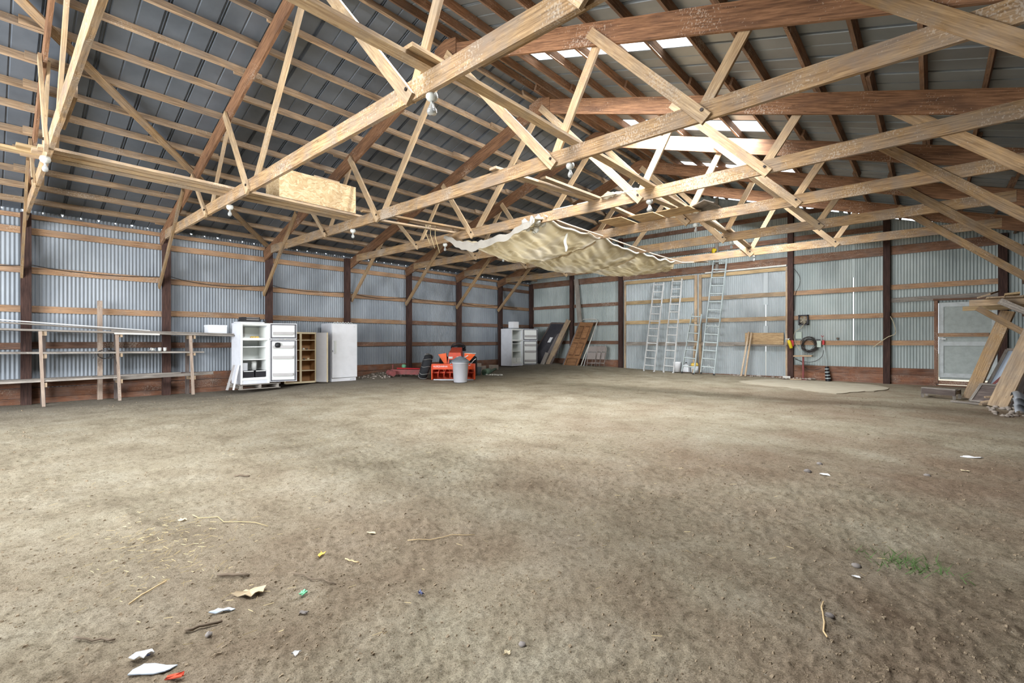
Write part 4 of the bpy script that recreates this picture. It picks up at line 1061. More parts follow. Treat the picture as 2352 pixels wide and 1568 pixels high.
mb = MB(); mb.tube([(.02, .5, .48), (.1, .62, .62), (.15, .68, .66)], .012, 6); tm('control_lever', mb, 'aluminium'); mb = MB(); mb.tube([(.1, .25, .7), (.2, .36, .72), (.25, .44, .78)], .016, 6); tm('control_lever', mb, 'aluminium')
# loose tyre with snow chains standing left of the blower
rt = Matrix.Rotation(-.62, 3, 'Z') @ Matrix.Rotation(-.30, 3, 'X')
W_ = thing('tractor_tire', 'large black tire wrapped in chains standing left of the snow blower', 'tire', (2.12, 9.36, .03), rot=rt)
mb = MB(); n = 32
mb.lathe([(.20, -.10), (.34, -.13), (.40, -.09), (.415, 0), (.40, .09), (.34, .13), (.20, .10), (.20, -.10)], (0, 0, .415), n, Matrix.Rotation(PI / 2, 3, 'X'))
mb.obj('tire', 'rubber', W_, local=True)
for k in range(10):
    a = 2 * PI * k / 10
    mb = MB(); pts = []
    for i in range(9):
        b = -1 + i / 4; r = .425 - .07 * b * b * abs(b); aa = a + .10 * math.sin(b * 2)
        pts.append((r * math.cos(aa), .145 * b, .415 + r * math.sin(aa)))
    mb.tube(pts, .010, 6); mb.obj('chain', 'chain', W_, local=True)
mb = MB(); mb.lathe([(.05, -.04), (.20, -.06), (.20, .06), (.05, .04)], (0, 0, .415), 20, Matrix.Rotation(PI / 2, 3, 'X')); mb.obj('rim', 'orange', W_, local=True)
# trash can
tc_ = thing('trash_can', 'grey plastic trash can with a domed lid in front of the snow blower', 'trash can', (3.80, 9.50, 0))
mb = MB(); mb.lathe([(.185, 0), (.20, .02), (.235, .56), (.25, .565), (.255, .60), (.24, .62)], n=32); mb.obj('body', 'can', tc_, local=True)
mb = MB(); mb.lathe([(.25, .60), (.275, .605), (.275, .64), (.25, .655), (.14, .74), (.05, .765), (.05, .78), (.0, .785)], n=32); mb.obj('lid', 'canlid', tc_, local=True)
for s in (-1, 1):
    mb = MB(); mb.tube([(s * .25 * .66, s * .25 * .75, .58), (s * .30 * .66, s * .30 * .75, .575), (s * .30 * .66, s * .30 * .75, .5), (s * .24 * .66, s * .24 * .75, .5)], .012, 6); mb.obj('handle', 'can', tc_, local=True)
# red rusty implement on the ground at left
t = thing('tiller_attachment', 'rusty red implement lying on the dirt left of the chained tire', 'implement', (1.3, 9.6, .08))
g0 = .10
mb = MB(); mb.bar((1.0, 8.95, g0 + .12), (1.75, 9.75, g0 + .10), .16, .10); mb.obj('frame', 'redrust', t)
mb = MB(); mb.cyl((.95, 8.9, g0 + .10), (1.3, 8.85, g0 + .08), .09, n=14); mb.cyl((.9, 9.1, g0 + .05), (1.05, 9.0, g0 + .35), .025, n=8); mb.obj('gearbox', 'redrust', t)
mb = MB(); mb.cyl((1.2, 9.05, g0 + .24), (1.7, 9.6, g0 + .22), .022, n=8); mb.obj('bar', 'red', t)
mb = MB(); mb.lathe([(.03, 0), (.07, .03), (.08, .09), (.05, .13)], (.75, 9.65, .30), 12); tag(mb.obj('green_jar', 'green'), 'small green jar on the dirt behind the red implement', 'jar')
# concrete blocks
G5 = 'concrete blocks beside the tractor'
def block(x, y, rz, label, solid=False, z=None):
    z = gz(x, y) if z is None else z
    b = thing('concrete_block', label, 'concrete block', (x, y, z), rz, G5)
    mb = MB()
    if solid: mb.box((0, 0, .095), (.39, .19, .19))
    else:
        for yy in (-.08, .08): mb.box((0, yy, .095), (.39, .03, .19))
        for xx in (-.18, 0, .18): mb.box((xx, 0, .095), (.03, .13, .19))
    o = mb.obj('block', 'concrete', b, local=True)
block(1.32, 12.55, .85, 'pale grey concrete block standing right behind the trash can', True)
block(1.32, 12.55, .8, 'concrete block stacked on top of the pale one behind the trash can', False, gz(1.32, 12.55) + .191)
block(.95, 13.05, 2.3, 'hollow concrete block right of the stacked pair')
block(.78, 13.35, .7, 'hollow concrete block next to the dark post')
block(.85, 14.0, .75, 'solid tan concrete block by itself left of the corner refrigerator', True)
# green pipe, blue bucket, rag
b = thing('bucket', 'blue grey bucket behind the trash can', 'bucket', (2.1, 11.85, gz(2.1, 11.85)))
mb = MB(); mb.lathe([(.12, 0), (.15, .28), (.155, .30), (.14, .30), (.115, .03)], n=20); mb.obj('body', 'canlid', b, local=True)
mb = MB(); mb.tube([(.15 * math.cos(a), .06 * math.sin(a), .30 - .02 * math.sin(a)) for a in [i * PI / 8 for i in range(9)]], .005, 5); mb.obj('handle', 'aluminium', b, local=True)
mb = MB()
p0, p1 = Vector((2.35, 11.95, .12)), Vector((2.2, 12.35, .13)); F = frame(p0, p1, (0, 0, 1)).to_3x3() @ Matrix.Rotation(PI / 2, 3, 'Y')
mb.lathe([(.10, 0), (.11, .0), (.11, .42), (.10, .42), (.10, 0)], p0, 24, F)
tag(mb.obj('green_pipe', 'greenhose'), 'short green pipe lying on the dirt behind the trash can', 'pipe')
mb = MB(); mb.tube([(2.05 - .15 * i + .02 * math.sin(i), 12.4 + .22 * i, .05 + gz(2 - .15 * i, 12.4 + .2 * i)) for i in range(8)], .045, 10); tag(mb.obj('green_hose', 'greenhose'), 'flattened green hose running along the dirt toward the corner refrigerator', 'hose')
mb = MB()
for i in range(9): mb.blob((2.45 + .06 * i, 12.0 + .05 * math.sin(i * 2) + .03 * i, .03 + gz(2.4, 12)), (.07, .06, .03), 200 + i, 8, 5, .3)
tag(mb.obj('rag', 'cloth'), 'crumpled white rag in front of the green pipe', 'rag')

# ------------------------------------------------ things leaning in the back left corner
def lean(name, foot, top, w, t, mat, label, cat, group=None, face=(0, -1, 0)):
    """board standing on the ground and leaning back; w across, t thick"""
    f = Vector(foot); tp = Vector(top); d = tp - f; side = d.cross(Vector(face)); 
    return tag(board(name, f, tp, w, t, mat, up=side), label, cat, group)
s_ = thing('screen_door', 'dark framed screen door leaning against the back wall', 'screen door', (1.1, 16.9, .1))
def panel_pts(fl, fr, tr_, tl_): return [Vector(p) for p in (fl, fr, tr_, tl_)]
FL, FRr, TR, TL = panel_pts((.55, 16.55, .12), (1.35, 16.75, .10), (2.10, 17.30, 2.02), (1.35, 17.28, 2.05))
nrm = (FRr - FL).cross(TL - FL).normalized()
mb = MB(); mb.add([FL, FRr, TR, TL] + [p + nrm * .03 for p in (FL, FRr, TR, TL)], [(3, 2, 1, 0), (4, 5, 6, 7), (0, 1, 5, 4), (1, 2, 6, 5), (2, 3, 7, 6), (3, 0, 4, 7)], False); mb.obj('screen', 'dark', s_)
for a, b in ((FL, FRr), (FRr, TR), (TR, TL), (TL, FL)):
    board('frame_rail', a + nrm * .012, b + nrm * .012, .07, .045, 'darkboard', up=(b - a).cross(nrm), parent=s_)
mb = MB(); mid = FL * .25 + FRr * .25 + TR * .22 + TL * .28 + nrm * .05; mid = mid + (TL - FL) * .10 + (FRr - FL) * .12
e1 = (FRr - FL).normalized(); e2 = (TL - FL).normalized(); e3 = e1.cross(e2); outn = -nrm if nrm.y > 0 else nrm
q0 = mid + outn * .06
mb.add([q0 - e1 * .07 - e2 * .13, q0 + e1 * .07 - e2 * .13, q0 + e1 * .07 + e2 * .13, q0 - e1 * .07 + e2 * .13], [(0, 1, 2, 3)], False)
mb.obj('paper_notice', 'paper', s_)
G6 = 'boards leaning between screen door and panelled door'
lean('plank', (1.62, 16.55, .08), (2.32, 17.26, 2.17), .24, .03, 'plank', 'tallest tan board leaning at the right of the screen door', 'plank', G6)
lean('plank', (1.38, 16.50, .08), (1.95, 17.22, 1.75), .16, .03, 'silver_wood', 'grey weathered board leaning right in front of the screen door', 'plank', G6)
lean('plank', (1.80, 16.52, .08), (2.20, 17.18, 1.60), .10, .03, 'darkboard', 'narrow dark board leaning between grey board and panelled door', 'plank', G6)
lean('plank', (1.45, 16.38, .08), (1.62, 16.62, .72), .2, .025, 'grey', 'short pale board end leaning at the foot of the grey boards', 'plank', G6)
# tan panelled door and a white folding cot frame behind it
pd = thing('panelled_door', 'tan wooden panelled door leaning against the back wall', 'door', (2.75, 16.7, .05))
FL, FRr, TR, TL = panel_pts((2.45, 16.62, .05), (3.15, 16.62, .05), (3.62, 17.24, 2.0), (2.95, 17.24, 2.05))
nrm = (FRr - FL).cross(TL - FL).normalized()
if nrm.y > 0: nrm = -nrm
def quadbox(mb, A, B, C, D, th):
    vs = [A, B, C, D] + [p + nrm * th for p in (A, B, C, D)]
    mb.add(vs, [(3, 2, 1, 0), (4, 5, 6, 7), (0, 1, 5, 4), (1, 2, 6, 5), (2, 3, 7, 6), (3, 0, 4, 7)], False)
def bil(u, v): return (FL * (1 - u) + FRr * u) * (1 - v) + (TL * (1 - u) + TR * u) * v
mb = MB(); quadbox(mb, FL, FRr, TR, TL, .035); mb.obj('slab', 'doorwood', pd)
for u0, u1, v0, v1 in ((.10, .46, .28, .56), (.54, .90, .28, .56), (.10, .46, .64, .92), (.54, .90, .64, .92), (.10, .90, .06, .22)):
    mb = MB(); mb2 = [bil(u0, v0), bil(u1, v0), bil(u1, v1), bil(u0, v1)]
    P_ = [p + nrm * .035 for p in mb2]; cc = sum(P_, Vector()) / 4
    inn = [p + (cc - p) * .16 + nrm * .02 for p in P_]
    mb.add(P_ + inn, [(4, 5, 6, 7)], False); mb.cur = 1; mb.add(P_ + inn, [(0, 1, 5, 4), (1, 2, 6, 5), (2, 3, 7, 6), (3, 0, 4, 7)], False); mb.obj('raised_panel', ['doorwood', 'doorwood_shade'], pd)
for (u0, v0), (u1, v1) in (((-.06, 0), (-.06, 1)), ):
    board('edge_strip', bil(u0, v0), bil(u1, v1), .05, .04, 'silver_wood', up=(1, 0, 0), parent=pd)
ct = thing('folding_cot', 'white tube folding cot frame leaning behind the panelled door', 'cot', (3.3, 16.8, .05))
off = Vector((.06, .06, .03)); pts = [bil(1.12, -.02), bil(1.10, .3), bil(1.12, .6), bil(1.10, 1.03), bil(.98, 1.06), bil(.5, 1.065), bil(.0, 1.05), bil(-.08, .98)]
mb = MB(); mb.tube([p + off for p in pts], .024, 8); mb.obj('frame', 'cloth', ct)
mb = MB(); mb.tube([bil(1.22, -.02) + off * 2, bil(1.13, .55) + off, bil(1.10, .98) + off], .018, 8); mb.tube([bil(1.05, .03) + off, bil(1.32, .0) + off], .018, 8); mb.obj('leg', 'aluminium', ct)
# tall pale board up to the header
lean('plank', (2.95, 17.20, 2.05), (2.66, 17.33, 3.96), .22, .035, 'grey', 'tall pale grey board standing up above the panelled door', 'plank')
# folding chairs stacked against the wall
def folding_chair(x, y, rz, tilt, label):
    rot = Matrix.Rotation(rz, 3, 'Z') @ Matrix.Rotation(-tilt, 3, 'X')
    c = thing('folding_chair', label, 'folding chair', (x, y, gz(x, y) + .02), rot=rot, group='folding chairs leaning by the barn door')
    mb = MB()
    mb.tube([(-.21, 0, 0), (-.215, 0, .5), (-.20, 0, .80), (-.15, 0, .87), (0, 0, .885), (.15, 0, .87), (.20, 0, .80), (.215, 0, .5), (.21, 0, 0)], .012, 8); mb.obj('front_frame', 'chairmetal', c, local=True)
    mb = MB(); mb.tube([(-.18, .05, .02), (-.18, .03, .62)], .011, 8); mb.tube([(.18, .05, .02), (.18, .03, .62)], .011, 8); mb.tube([(-.18, .05, .14), (.18, .05, .14)], .009, 6); mb.obj('rear_frame', 'chairmetal', c, local=True)
    mb = MB(); mb.tube([(-.21, 0, .16), (.21, 0, .16)], .009, 6); mb.obj('stretcher', 'chairmetal', c, local=True)
    mb = MB(); mb.prism([(-.19, -.012, .63), (.19, -.012, .63), (.18, -.012, .82), (.12, -.012, .86), (-.12, -.012, .86), (-.18, -.012, .82)], (0, .02, 0)); mb.obj('backrest', 'tan_pad', c, local=True)
    mb = MB(); mb.prism([(-.185, -.03, .30), (.185, -.03, .30), (.19, -.03, .60), (-.19, -.03, .60)], (0, .022, 0)); mb.obj('seat', 'tan_pad', c, local=True)
folding_chair(3.78, 16.70, .12, .36, 'grey folding chair at the front of the stack beside the barn door post')
folding_chair(3.94, 16.80, .08, .33, 'grey folding chair in the middle of the stack beside the barn door post')
folding_chair(4.10, 16.90, .04, .30, 'grey folding chair at the back of the stack beside the barn door post')

# ladders ---------------------------------------------------------------
def ladder(foot, top, w0, w1, nr, mat, label, rail=.08, wood_=False):
    f = Vector(foot); tp = Vector(top); d = (tp - f); L = d.length
    t = thing('ladder', label, 'ladder', foot, group='ladders leaning on the barn door')
    ax = Vector((1, 0, 0)); ax = (ax - d.normalized() * ax.dot(d.normalized())).normalized()
    nn = ax.cross(d).normalized()
    for s in (-1, 1):
        a = f + ax * (s * w0 / 2); b = tp + ax * (s * w1 / 2)
        if wood_: board('rail', a, b, .06, .028, mat, up=nn, parent=t)
        else:
            mb = MB(); F = frame(a, b, nn).to_3x3(); c_ = (a + b) / 2; LL = (b - a).length
            mb.box(c_, (LL, .006, rail), F)
            for k in (-1, 1): mb.box(c_ + F @ Vector((0, -s * .010, k * (rail / 2 - .003))), (LL, .024, .006), F)
            mb.obj('rail', mat, t)
            mb = MB(); mb.box(a + Vector((0, -.01, .02)), (.045, .07, .05)); mb.obj('foot', 'black' if mat != 'aluminium' else mat, t)
    for i in range(nr):
        k = (.25 + i * (L - .35) / (nr - 1)) / L if nr > 1 else .5
        c_ = f + d * k; w = w0 + (w1 - w0) * k
        mb = MB(); mb.cyl(c_ - ax * w / 2, c_ + ax * w / 2, .021 if not wood_ else .014, n=8); mb.obj('rung', mat, t)
    return t, f, d, ax
ladder((6.30, 16.85, .06), (6.50, 17.30, 3.50), .40, .36, 12, 'aluminium', 'aluminium ladder, leftmost on the barn door')
ladder((7.04, 16.92, .06), (7.22, 17.30, 3.57), .36, .33, 12, 'aluminium', 'aluminium ladder, second from left on the barn door')
ladder((7.78, 16.85, .07), (7.96, 17.24, 2.22), .42, .33, 7, 'aluminium_blue', 'short narrow ladder leaning against the double door post')
L4, f4, d4, ax4 = ladder((8.50, 16.78, .08), (8.80, 17.27, 4.42), .44, .42, 15, 'aluminium_blue', 'tallest aluminium ladder, rightmost, reaching above the header', .09)
mb = MB()
for s in (-1, 1):
    a = f4 + ax4 * s * .21 + d4 * .03; b = f4 + d4 * .075; mb.cyl(a, b, .006, n=6)
    a = f4 + ax4 * s * .21 + d4 * .36; b = f4 + ax4 * s * .08 + d4 * .40; mb.cyl(a, b, .006, n=6)
mb.obj('brace_rod', 'aluminium', L4)
mb = MB(); mb.blob((8.55, 17.24, 4.42), (.07, .05, .10), 5, 9, 7, .12); mb.box((8.62, 17.25, 4.46), (.05, .05, .08)); tag(mb.obj('yellow_rag', 'yellow'), 'bright yellow thing hung at the top of the tallest ladder', 'rag')
lean('plank', (7.92, 16.98, .08), (7.86, 17.28, 1.05), .05, .03, 'plank', 'short narrow board leaning on the double door post behind the short ladder', 'plank')
# bucket and jug behind the short ladder
b = thing('bucket', 'white bucket on the dirt behind the second ladder', 'bucket', (7.28, 17.12, .10))
mb = MB(); mb.lathe([(.12, 0), (.145, .34), (.15, .36), (.135, .36), (.11, .03)], n=20); mb.obj('body', 'white', b, local=True)
mb = MB(); mb.tube([(.145 * math.cos(a), -.13 * math.sin(a), .33 - .08 * math.sin(a)) for a in [i * PI / 8 for i in range(9)]], .005, 5); mb.obj('handle', 'aluminium', b, local=True)
b = thing('jug', 'white plastic jug lying behind the short ladder', 'jug', (7.62, 17.12, .10))
mb = MB(); mb.box((0, 0, .14), (.22, .16, .26)); mb.lathe([(.04, .27), (.03, .30), (.03, .33)], n=12); mb.obj('body', 'foam', b, local=True)
mb = MB(); mb.lathe([(.033, .33), (.033, .36), (.0, .36)], n=12); mb.obj('cap', 'black', b, local=True)
b = thing('green_tub', 'pale green lidded tub behind the short ladder', 'tub', (7.92, 17.14, .10))
mb = MB(); mb.lathe([(.12, 0), (.13, .24)], n=20); mb.obj('body', 'foam', b, local=True)
mb = MB(); mb.lathe([(.135, .235), (.135, .26), (.11, .34), (.0, .36)], n=20); mb.obj('lid', 'leafyellow', b, local=True)
# two sticks and a plywood piece by the ledge
lean('plank', (9.56, 16.90, .06), (9.70, 17.28, 1.55), .05, .025, 'plank', 'left of two thin boards leaning in front of the plywood piece', 'plank', 'thin boards leaning on the ledge')
lean('plank', (9.68, 16.92, .06), (9.78, 17.29, 1.53), .05, .025, 'plank', 'right of two thin boards leaning in front of the plywood piece', 'plank', 'thin boards leaning on the ledge')
o = board('plywood_sheet', (9.55, YB - .01, 1.32), (10.72, YB - .01, 1.31), .39, .015, 'ply'); tag(o, 'tan plywood piece standing on the ledge of the barn door', 'plywood sheet')

# ------------------------------------------------ electrical corner
yw = YB - .0
e = thing('fire_extinguisher', 'yellow fire extinguisher hung on the back wall post', 'fire extinguisher', (10.92, YB - .14, .98))
rot = Matrix.Rotation(.30, 3, 'Y')
mb = MB(); mb.lathe([(.035, 0), (.05, .01), (.052, .22), (.04, .26), (.02, .28)], (10.97, YB - .14, 1.00), 16, rot.inverted()); mb.obj('cylinder', 'yellow', e)
mb = MB(); mb.box((10.885, YB - .14, 1.285), (.03, .03, .04)); mb.bar((10.80, YB - .14, 1.30), (10.92, YB - .14, 1.315), .015, .02); mb.tube([(10.86, YB - .15, 1.3), (10.80, YB - .16, 1.27), (10.83, YB - .17, 1.2)], .008, 6); mb.obj('valve', 'ceramic', e)
mb = MB(); mb.box((10.97, YB - .085, 1.16), (.10, .02, .20)); mb.obj('bracket', 'red', e)
fn = thing('exhaust_fan', 'square dusty fan mounted on the girt right of the fire extinguisher post', 'fan', (11.28, YB + .02, 1.75))
mb = MB()
for x in (11.16, 11.40): mb.box((x, YB + .0, 1.905), (.035, .10, .32))
for z in (1.76, 2.05): mb.box((11.28, YB + .0, z), (.275, .10, .035))
mb.box((11.28, YB + .045, 1.905), (.24, .01, .28)); mb.obj('housing', 'dark', fn)
mb = MB(); mb.cyl((11.28, YB - .03, 1.905), (11.28, YB + .03, 1.905), .03, n=12)
for k in range(5):
    a = 2 * PI * k / 5; mb.box((11.28 + .06 * math.cos(a), YB, 1.905 + .06 * math.sin(a)), (.09, .008, .05), Matrix.Rotation(-a, 3, 'Y') @ Matrix.Rotation(.5, 3, 'X'))
mb.obj('blade', 'greypanel', fn)
mb = MB()
for r in (.05, .08, .11): mb.tube([(11.28 + r * math.cos(a), YB - .045, 1.905 + r * math.sin(a)) for a in [i * PI / 8 for i in range(17)]], .004, 5)
for k in range(4): a = PI * k / 4; mb.cyl((11.28 - .115 * math.cos(a), YB - .045, 1.905 - .115 * math.sin(a)), (11.28 + .115 * math.cos(a), YB - .045, 1.905 + .115 * math.sin(a)), .004, n=5)
mb.obj('guard', 'wire', fn)
pb = MB(); pb.box((11.14, YB + .04, 1.42), (.17, .03, .22)); tag(pb.obj('junction_panel', 'boxgreen'), 'flat pale green panel on the wall below the fan', 'panel')
el = thing('electrical_box', 'pale grey electrical box on the girt right of the cable coil', 'electrical box', (11.70, YB + .01, 1.04))
mb = MB(); mb.box((11.70, YB - .01, 1.14), (.12, .09, .20)); mb.obj('box', 'boxgreen', el)
mb = MB(); mb.box((11.70, YB - .058, 1.14), (.105, .012, .18)); mb.cyl((11.73, YB - .07, 1.12), (11.73, YB - .06, 1.12), .012, n=8); mb.obj('cover', 'boxgreen', el)
mb = MB(); mb.box((11.68, YB - .01, 1.275), (.10, .05, .03)); mb.obj('plug', 'black', el)
rl = thing('cord_reel', 'red power cord reel hanging beside the pale electrical box', 'cord reel', (11.82, YB - .02, 1.1))
mb = MB(); mb.lathe([(.05, -.03), (.06, -.025), (.03, -.02), (.03, .02), (.06, .025), (.05, .03)], (11.82, YB - .03, 1.19), 14, Matrix.Rotation(PI / 2, 3, 'Y')); mb.box((11.82, YB - .03, 1.19), (.05, .07, .14)); mb.obj('reel', 'red', rl)
mb = MB(); mb.tube([(11.80, YB - .03, 1.26), (11.79, YB - .03, 1.36), (11.83, YB - .03, 1.40)], .008, 6); mb.tube([(11.79, YB - .03, 1.36), (11.76, YB - .03, 1.41)], .008, 6); mb.obj('hook', 'red', rl)
mb = MB(); mb.tube([(11.83, YB - .04, 1.12), (11.86, YB - .06, .9), (11.90, YB - .1, .65), (11.92, YB - .12, .45)], .009, 6); mb.obj('cord', 'aluminium_blue', rl)
mb = MB()
rr = random.Random(11)
for k in range(14):
    r = .16 + .05 * rr.random(); cx = 11.43 + rr.uniform(-.03, .03); cz = 1.11 + rr.uniform(-.04, .04); ph = rr.random() * 6
    mb.tube([(cx + r * math.cos(a) * (1 + .1 * math.sin(2 * a + ph)), YB - .04 + .03 * math.sin(a + ph), cz + r * math.sin(a) * 1.1) for a in [i * PI / 12 for i in range(25)]], .007, 5)
tag(mb.obj('cable_coil', 'wire_dark'), 'big coil of dark cable hanging on the girt beside the electrical box', 'cable coil')
def strand(pts, r, mat, label, cat='wire', g=None):
    mb = MB(); V_ = [Vector(p) for p in pts]; out = []
    for i in range(len(V_) - 1):
        p0 = V_[max(i - 1, 0)]; p1 = V_[i]; p2 = V_[i + 1]; p3 = V_[min(i + 2, len(V_) - 1)]
        for k in range(6):
            t = k / 6; out.append(.5 * ((2 * p1) + (p2 - p0) * t + (2 * p0 - 5 * p1 + 4 * p2 - p3) * t * t + (3 * p1 - p0 - 3 * p2 + p3) * t ** 3))
    out.append(V_[-1]); mb.tube(out, r, 5); return tag(mb.obj('wire', mat), label, cat, g)
strand([(11.33, YB - .05, 1.82), (11.22, YB - .04, 1.66), (11.05, YB - .05, 1.52), (11.03, YB - .05, 1.3), (11.12, YB - .05, 1.05), (11.2, YB - .05, .92)], .008, 'wire', 'pale wire running from the fan down past the post')
strand([(11.02, YB - .06, .72), (11.15, YB - .06, .62), (11.35, YB - .06, .57), (11.6, YB - .06, .60), (11.78, YB - .06, .75), (11.83, YB - .06, .95)], .008, 'wire_dark', 'dark cable sagging low between the post and the red reel')
strand([(11.05, YB - .07, .66), (11.25, YB - .07, .56), (11.3, YB - .05, .42), (11.5, YB - .05, .32), (11.75, YB - .05, .38)], .008, 'wire_dark', 'dark cable drooping over the base boards beside the stand')
strand([(11.0, YB - .05, 3.6), (11.17, YB + .0, 3.3), (11.16, YB + .0, 3.0), (11.05, YB - .0, 2.75), (11.02, YB - .0, 2.2)], .008, 'wire_dark', 'thin dark cable hanging beside the extinguisher post near the header')
strand([(13.44, YB - .06, 1.95), (13.52, YB - .1, 1.75), (13.56, YB - .1, 1.45), (13.38, YB - .12, 1.34), (13.05, YB - .12, 1.05)], .010, 'wire', 'stiff pale wire sticking out from the post left of the white door')
o = thing('outlet_box', 'small dark outlet on the girt right of the cord reel', 'outlet', (12.18, YB + .02, 1.27)); mb = MB(); mb.box((12.18, YB + .02, 1.31), (.06, .05, .06)); mb.obj('box', 'black', o); mb = MB(); mb.box((12.18, YB - .008, 1.31), (.04, .006, .045)); mb.obj('socket', 'darkstick', o)
st = thing('work_stand', 'rusty pedestal stand with a short board on top below the cable coil', 'stand', (11.30, YB - .22, .02))
board('top_board', (11.05, YB - .22, .76), (11.55, YB - .22, .77), .05, .16, 'plank', parent=st)
mb = MB(); mb.cyl((11.31, YB - .22, .0), (11.31, YB - .22, .74), .028, n=10); mb.obj('post', 'redrust', st)
mb = MB(); mb.box((11.31, YB - .22, .015), (.2, .2, .03)); mb.obj('base', 'redrust', st)
sk = thing('wrapped_pipe', 'dark pipe wrapped in pale bands standing at the foot of the wall', 'pipe', (11.95, YB - .14, .0))
mb = MB(); mb.cyl((11.92, YB - .13, .45), (11.96, YB - .14, -.02), .05, .075, n=14); mb.obj('pipe', 'black', sk)
for k in range(4):
    z = .08 + k * .095; mb = MB(); mb.cyl((11.955 - .01 * k, YB - .14, z), (11.953 - .01 * k, YB - .14, z + .022), .079 - .006 * k, .077 - .006 * k, n=14); mb.obj('band', 'aluminium_blue', sk)
mb = MB(); mb.cyl((10.75, YB - .28, .06), (10.95, YB - .22, .06), .05, n=12); tag(mb.obj('white_can', 'pipe'), 'white can lying at the foot of the extinguisher post', 'can')
mb = MB(); mb.bar((11.0, YB - .5, .04), (11.3, YB - .46, .04), .03, .06); tag(mb.obj('wood_scrap', 'plank'), 'short wood scrap on the dirt in front of the pedestal stand', 'wood scrap')

cab = []
for n in range(-1, 7):
    ya, yb2 = Yn(n) + .1, Yn(n + 1) - .1
    for k in range(8):
        f = k / 8; cab.append((-.02 if .05 < f < .95 else .15, ya + (yb2 - ya) * f, 2.83 - .11 * math.sin(PI * f) * (.6 + .4 * (n % 2))))
mb = MB(); mb.tube([p for p in cab if p[1] < 16.6], .009, 5); tag(mb.obj('cable', 'wire_dark'), 'dark electric cable sagging from post to post along the left wall', 'cable')
sl = MB(); pk = [(10.0, 15.1), (10.35, 16.6), (11.0, 16.95), (12.1, 16.95), (13.2, 16.3), (13.5, 15.1), (13.0, 14.0), (12.5, 13.2), (11.6, 14.0), (10.7, 14.4)]
pp = []; qs = random.Random(2)
for i in range(len(pk)):
    a, b, c, d = [Vector(pk[(i + k) % len(pk)]) for k in (-1, 0, 1, 2)]
    for k in range(5):
        t = k / 5; p = .5 * (2 * b + (c - a) * t + (2 * a - 5 * b + 4 * c - d) * t * t + (3 * b - a - 3 * c + d) * t ** 3)
        pp.append((p.x + qs.uniform(-.06, .06), p.y + qs.uniform(-.1, .1)))
sl.prism([(x, y, -.03) for x, y in pp], (0, 0, .045)); tag(sl.obj('concrete_pad', 'concrete_pale'), 'pale worn concrete pad in the dirt before the electrical boxes', 'slab')
# ------------------------------------------------ right-hand work shelf and scrap pile
ws = thing('work_shelf', 'rough wooden shelf braced off the right wall with boards piled on it', 'shelf', (15.6, 14.2, 1.9))
board('joist', (14.90, 13.3, 1.995), (16.0, 13.3, 1.995), .12, .045, 'plank', parent=ws)
board('joist', (14.86, 14.95, 1.97), (16.0, 14.95, 1.97), .10, .045, 'yellow_pine', parent=ws)
for x in (15.25, 15.5, 15.78): board('deck_board', (x, 13.0, 2.075), (x, 15.3, 2.05), .03, .23, 'plank', parent=ws)
board('leg_brace', (15.02, 13.36, 1.90), (15.95, 13.36, 1.16), .11, .04, 'brace', parent=ws)
board('leg_brace', (15.30, 12.95, 2.0), (15.98, 12.95, 1.55), .11, .04, 'grey', parent=ws)
loose('plank', (15.10, 13.2, 2.12), (15.35, 14.9, 2.30), .2, .03, 'plank', 'loose board tilted up on the end of the work shelf', 'plank', 'boards piled on the work shelf', up=(.9, 0, .3))
loose('plank', (15.45, 12.7, 2.115), (15.6, 14.8, 2.10), .2, .035, 'yellow_pine', 'yellow rough board on top of the work shelf', 'plank', 'boards piled on the work shelf', up=(1, 0, .1))
loose('plank', (15.75, 12.6, 2.14), (15.8, 14.7, 2.13), .16, .05, 'plank', 'thick rough board on top of the work shelf beside the wall', 'plank', 'boards piled on the work shelf', up=(1, 0, .1))
G7 = 'scrap boards leaning below the work shelf'
lean('plank', (14.92, 13.75, .02), (15.50, 13.95, 1.84), .24, .045, 'brace', 'long tan board leaning from the dirt up to the work shelf', 'plank', G7, face=(-.55, -.8, .2))
lean('plank', (15.22, 12.30, .02), (15.90, 12.75, 1.95), .30, .035, 'plank', 'wide pale plank leaning at the right edge', 'plank', G7, face=(-.6, -.8, .3))
lean('plank', (15.45, 12.60, .02), (15.92, 13.0, 1.7), .16, .03, 'darkboard', 'narrow dark board leaning behind the wide pale plank', 'plank', G7, face=(-.6, -.8, .3))
lean('plank', (15.05, 13.45, .1), (15.95, 13.3, 1.3), .04, .03, 'redrust', 'thin reddish stick leaning across the window frame', 'plank', G7)
wfm = thing('window_sash', 'old window sash with bluish glass leaning behind the scrap boards', 'window sash', (15.3, 13.9, .1))
A_, B_, C_, D_ = [Vector(p) for p in ((15.12, 13.85, .12), (15.55, 13.85, .12), (15.92, 14.2, 1.05), (15.50, 14.2, 1.05))]
for a, b in ((A_, B_), (B_, C_), (C_, D_), (D_, A_)): board('sash_rail', a, b, .05, .04, 'grey', up=(b - a).cross(Vector((0, -1, .3))), parent=wfm)
mb = MB(); mb.add([A_, B_, C_, D_], [(0, 1, 2, 3)], False); mb.add([p + Vector((0, .006, 0)) for p in (A_, B_, C_, D_)], [(3, 2, 1, 0)], False); mb.obj('glass_pane', 'paper_blue', wfm)
wf2 = thing('picture_frame', 'pale wooden frame propped on the dirt below the scrap boards', 'frame', (15.0, 13.1, 0))
A_, B_, C_, D_ = [Vector(p) for p in ((14.90, 13.15, .03), (15.30, 13.05, .03), (15.52, 13.35, .34), (15.08, 13.42, .36))]
for a, b in ((A_, B_), (B_, C_), (C_, D_), (D_, A_)): board('frame_rail', a, b, .04, .03, 'grey', up=(b - a).cross(Vector((0, -1, .8))), parent=wf2)
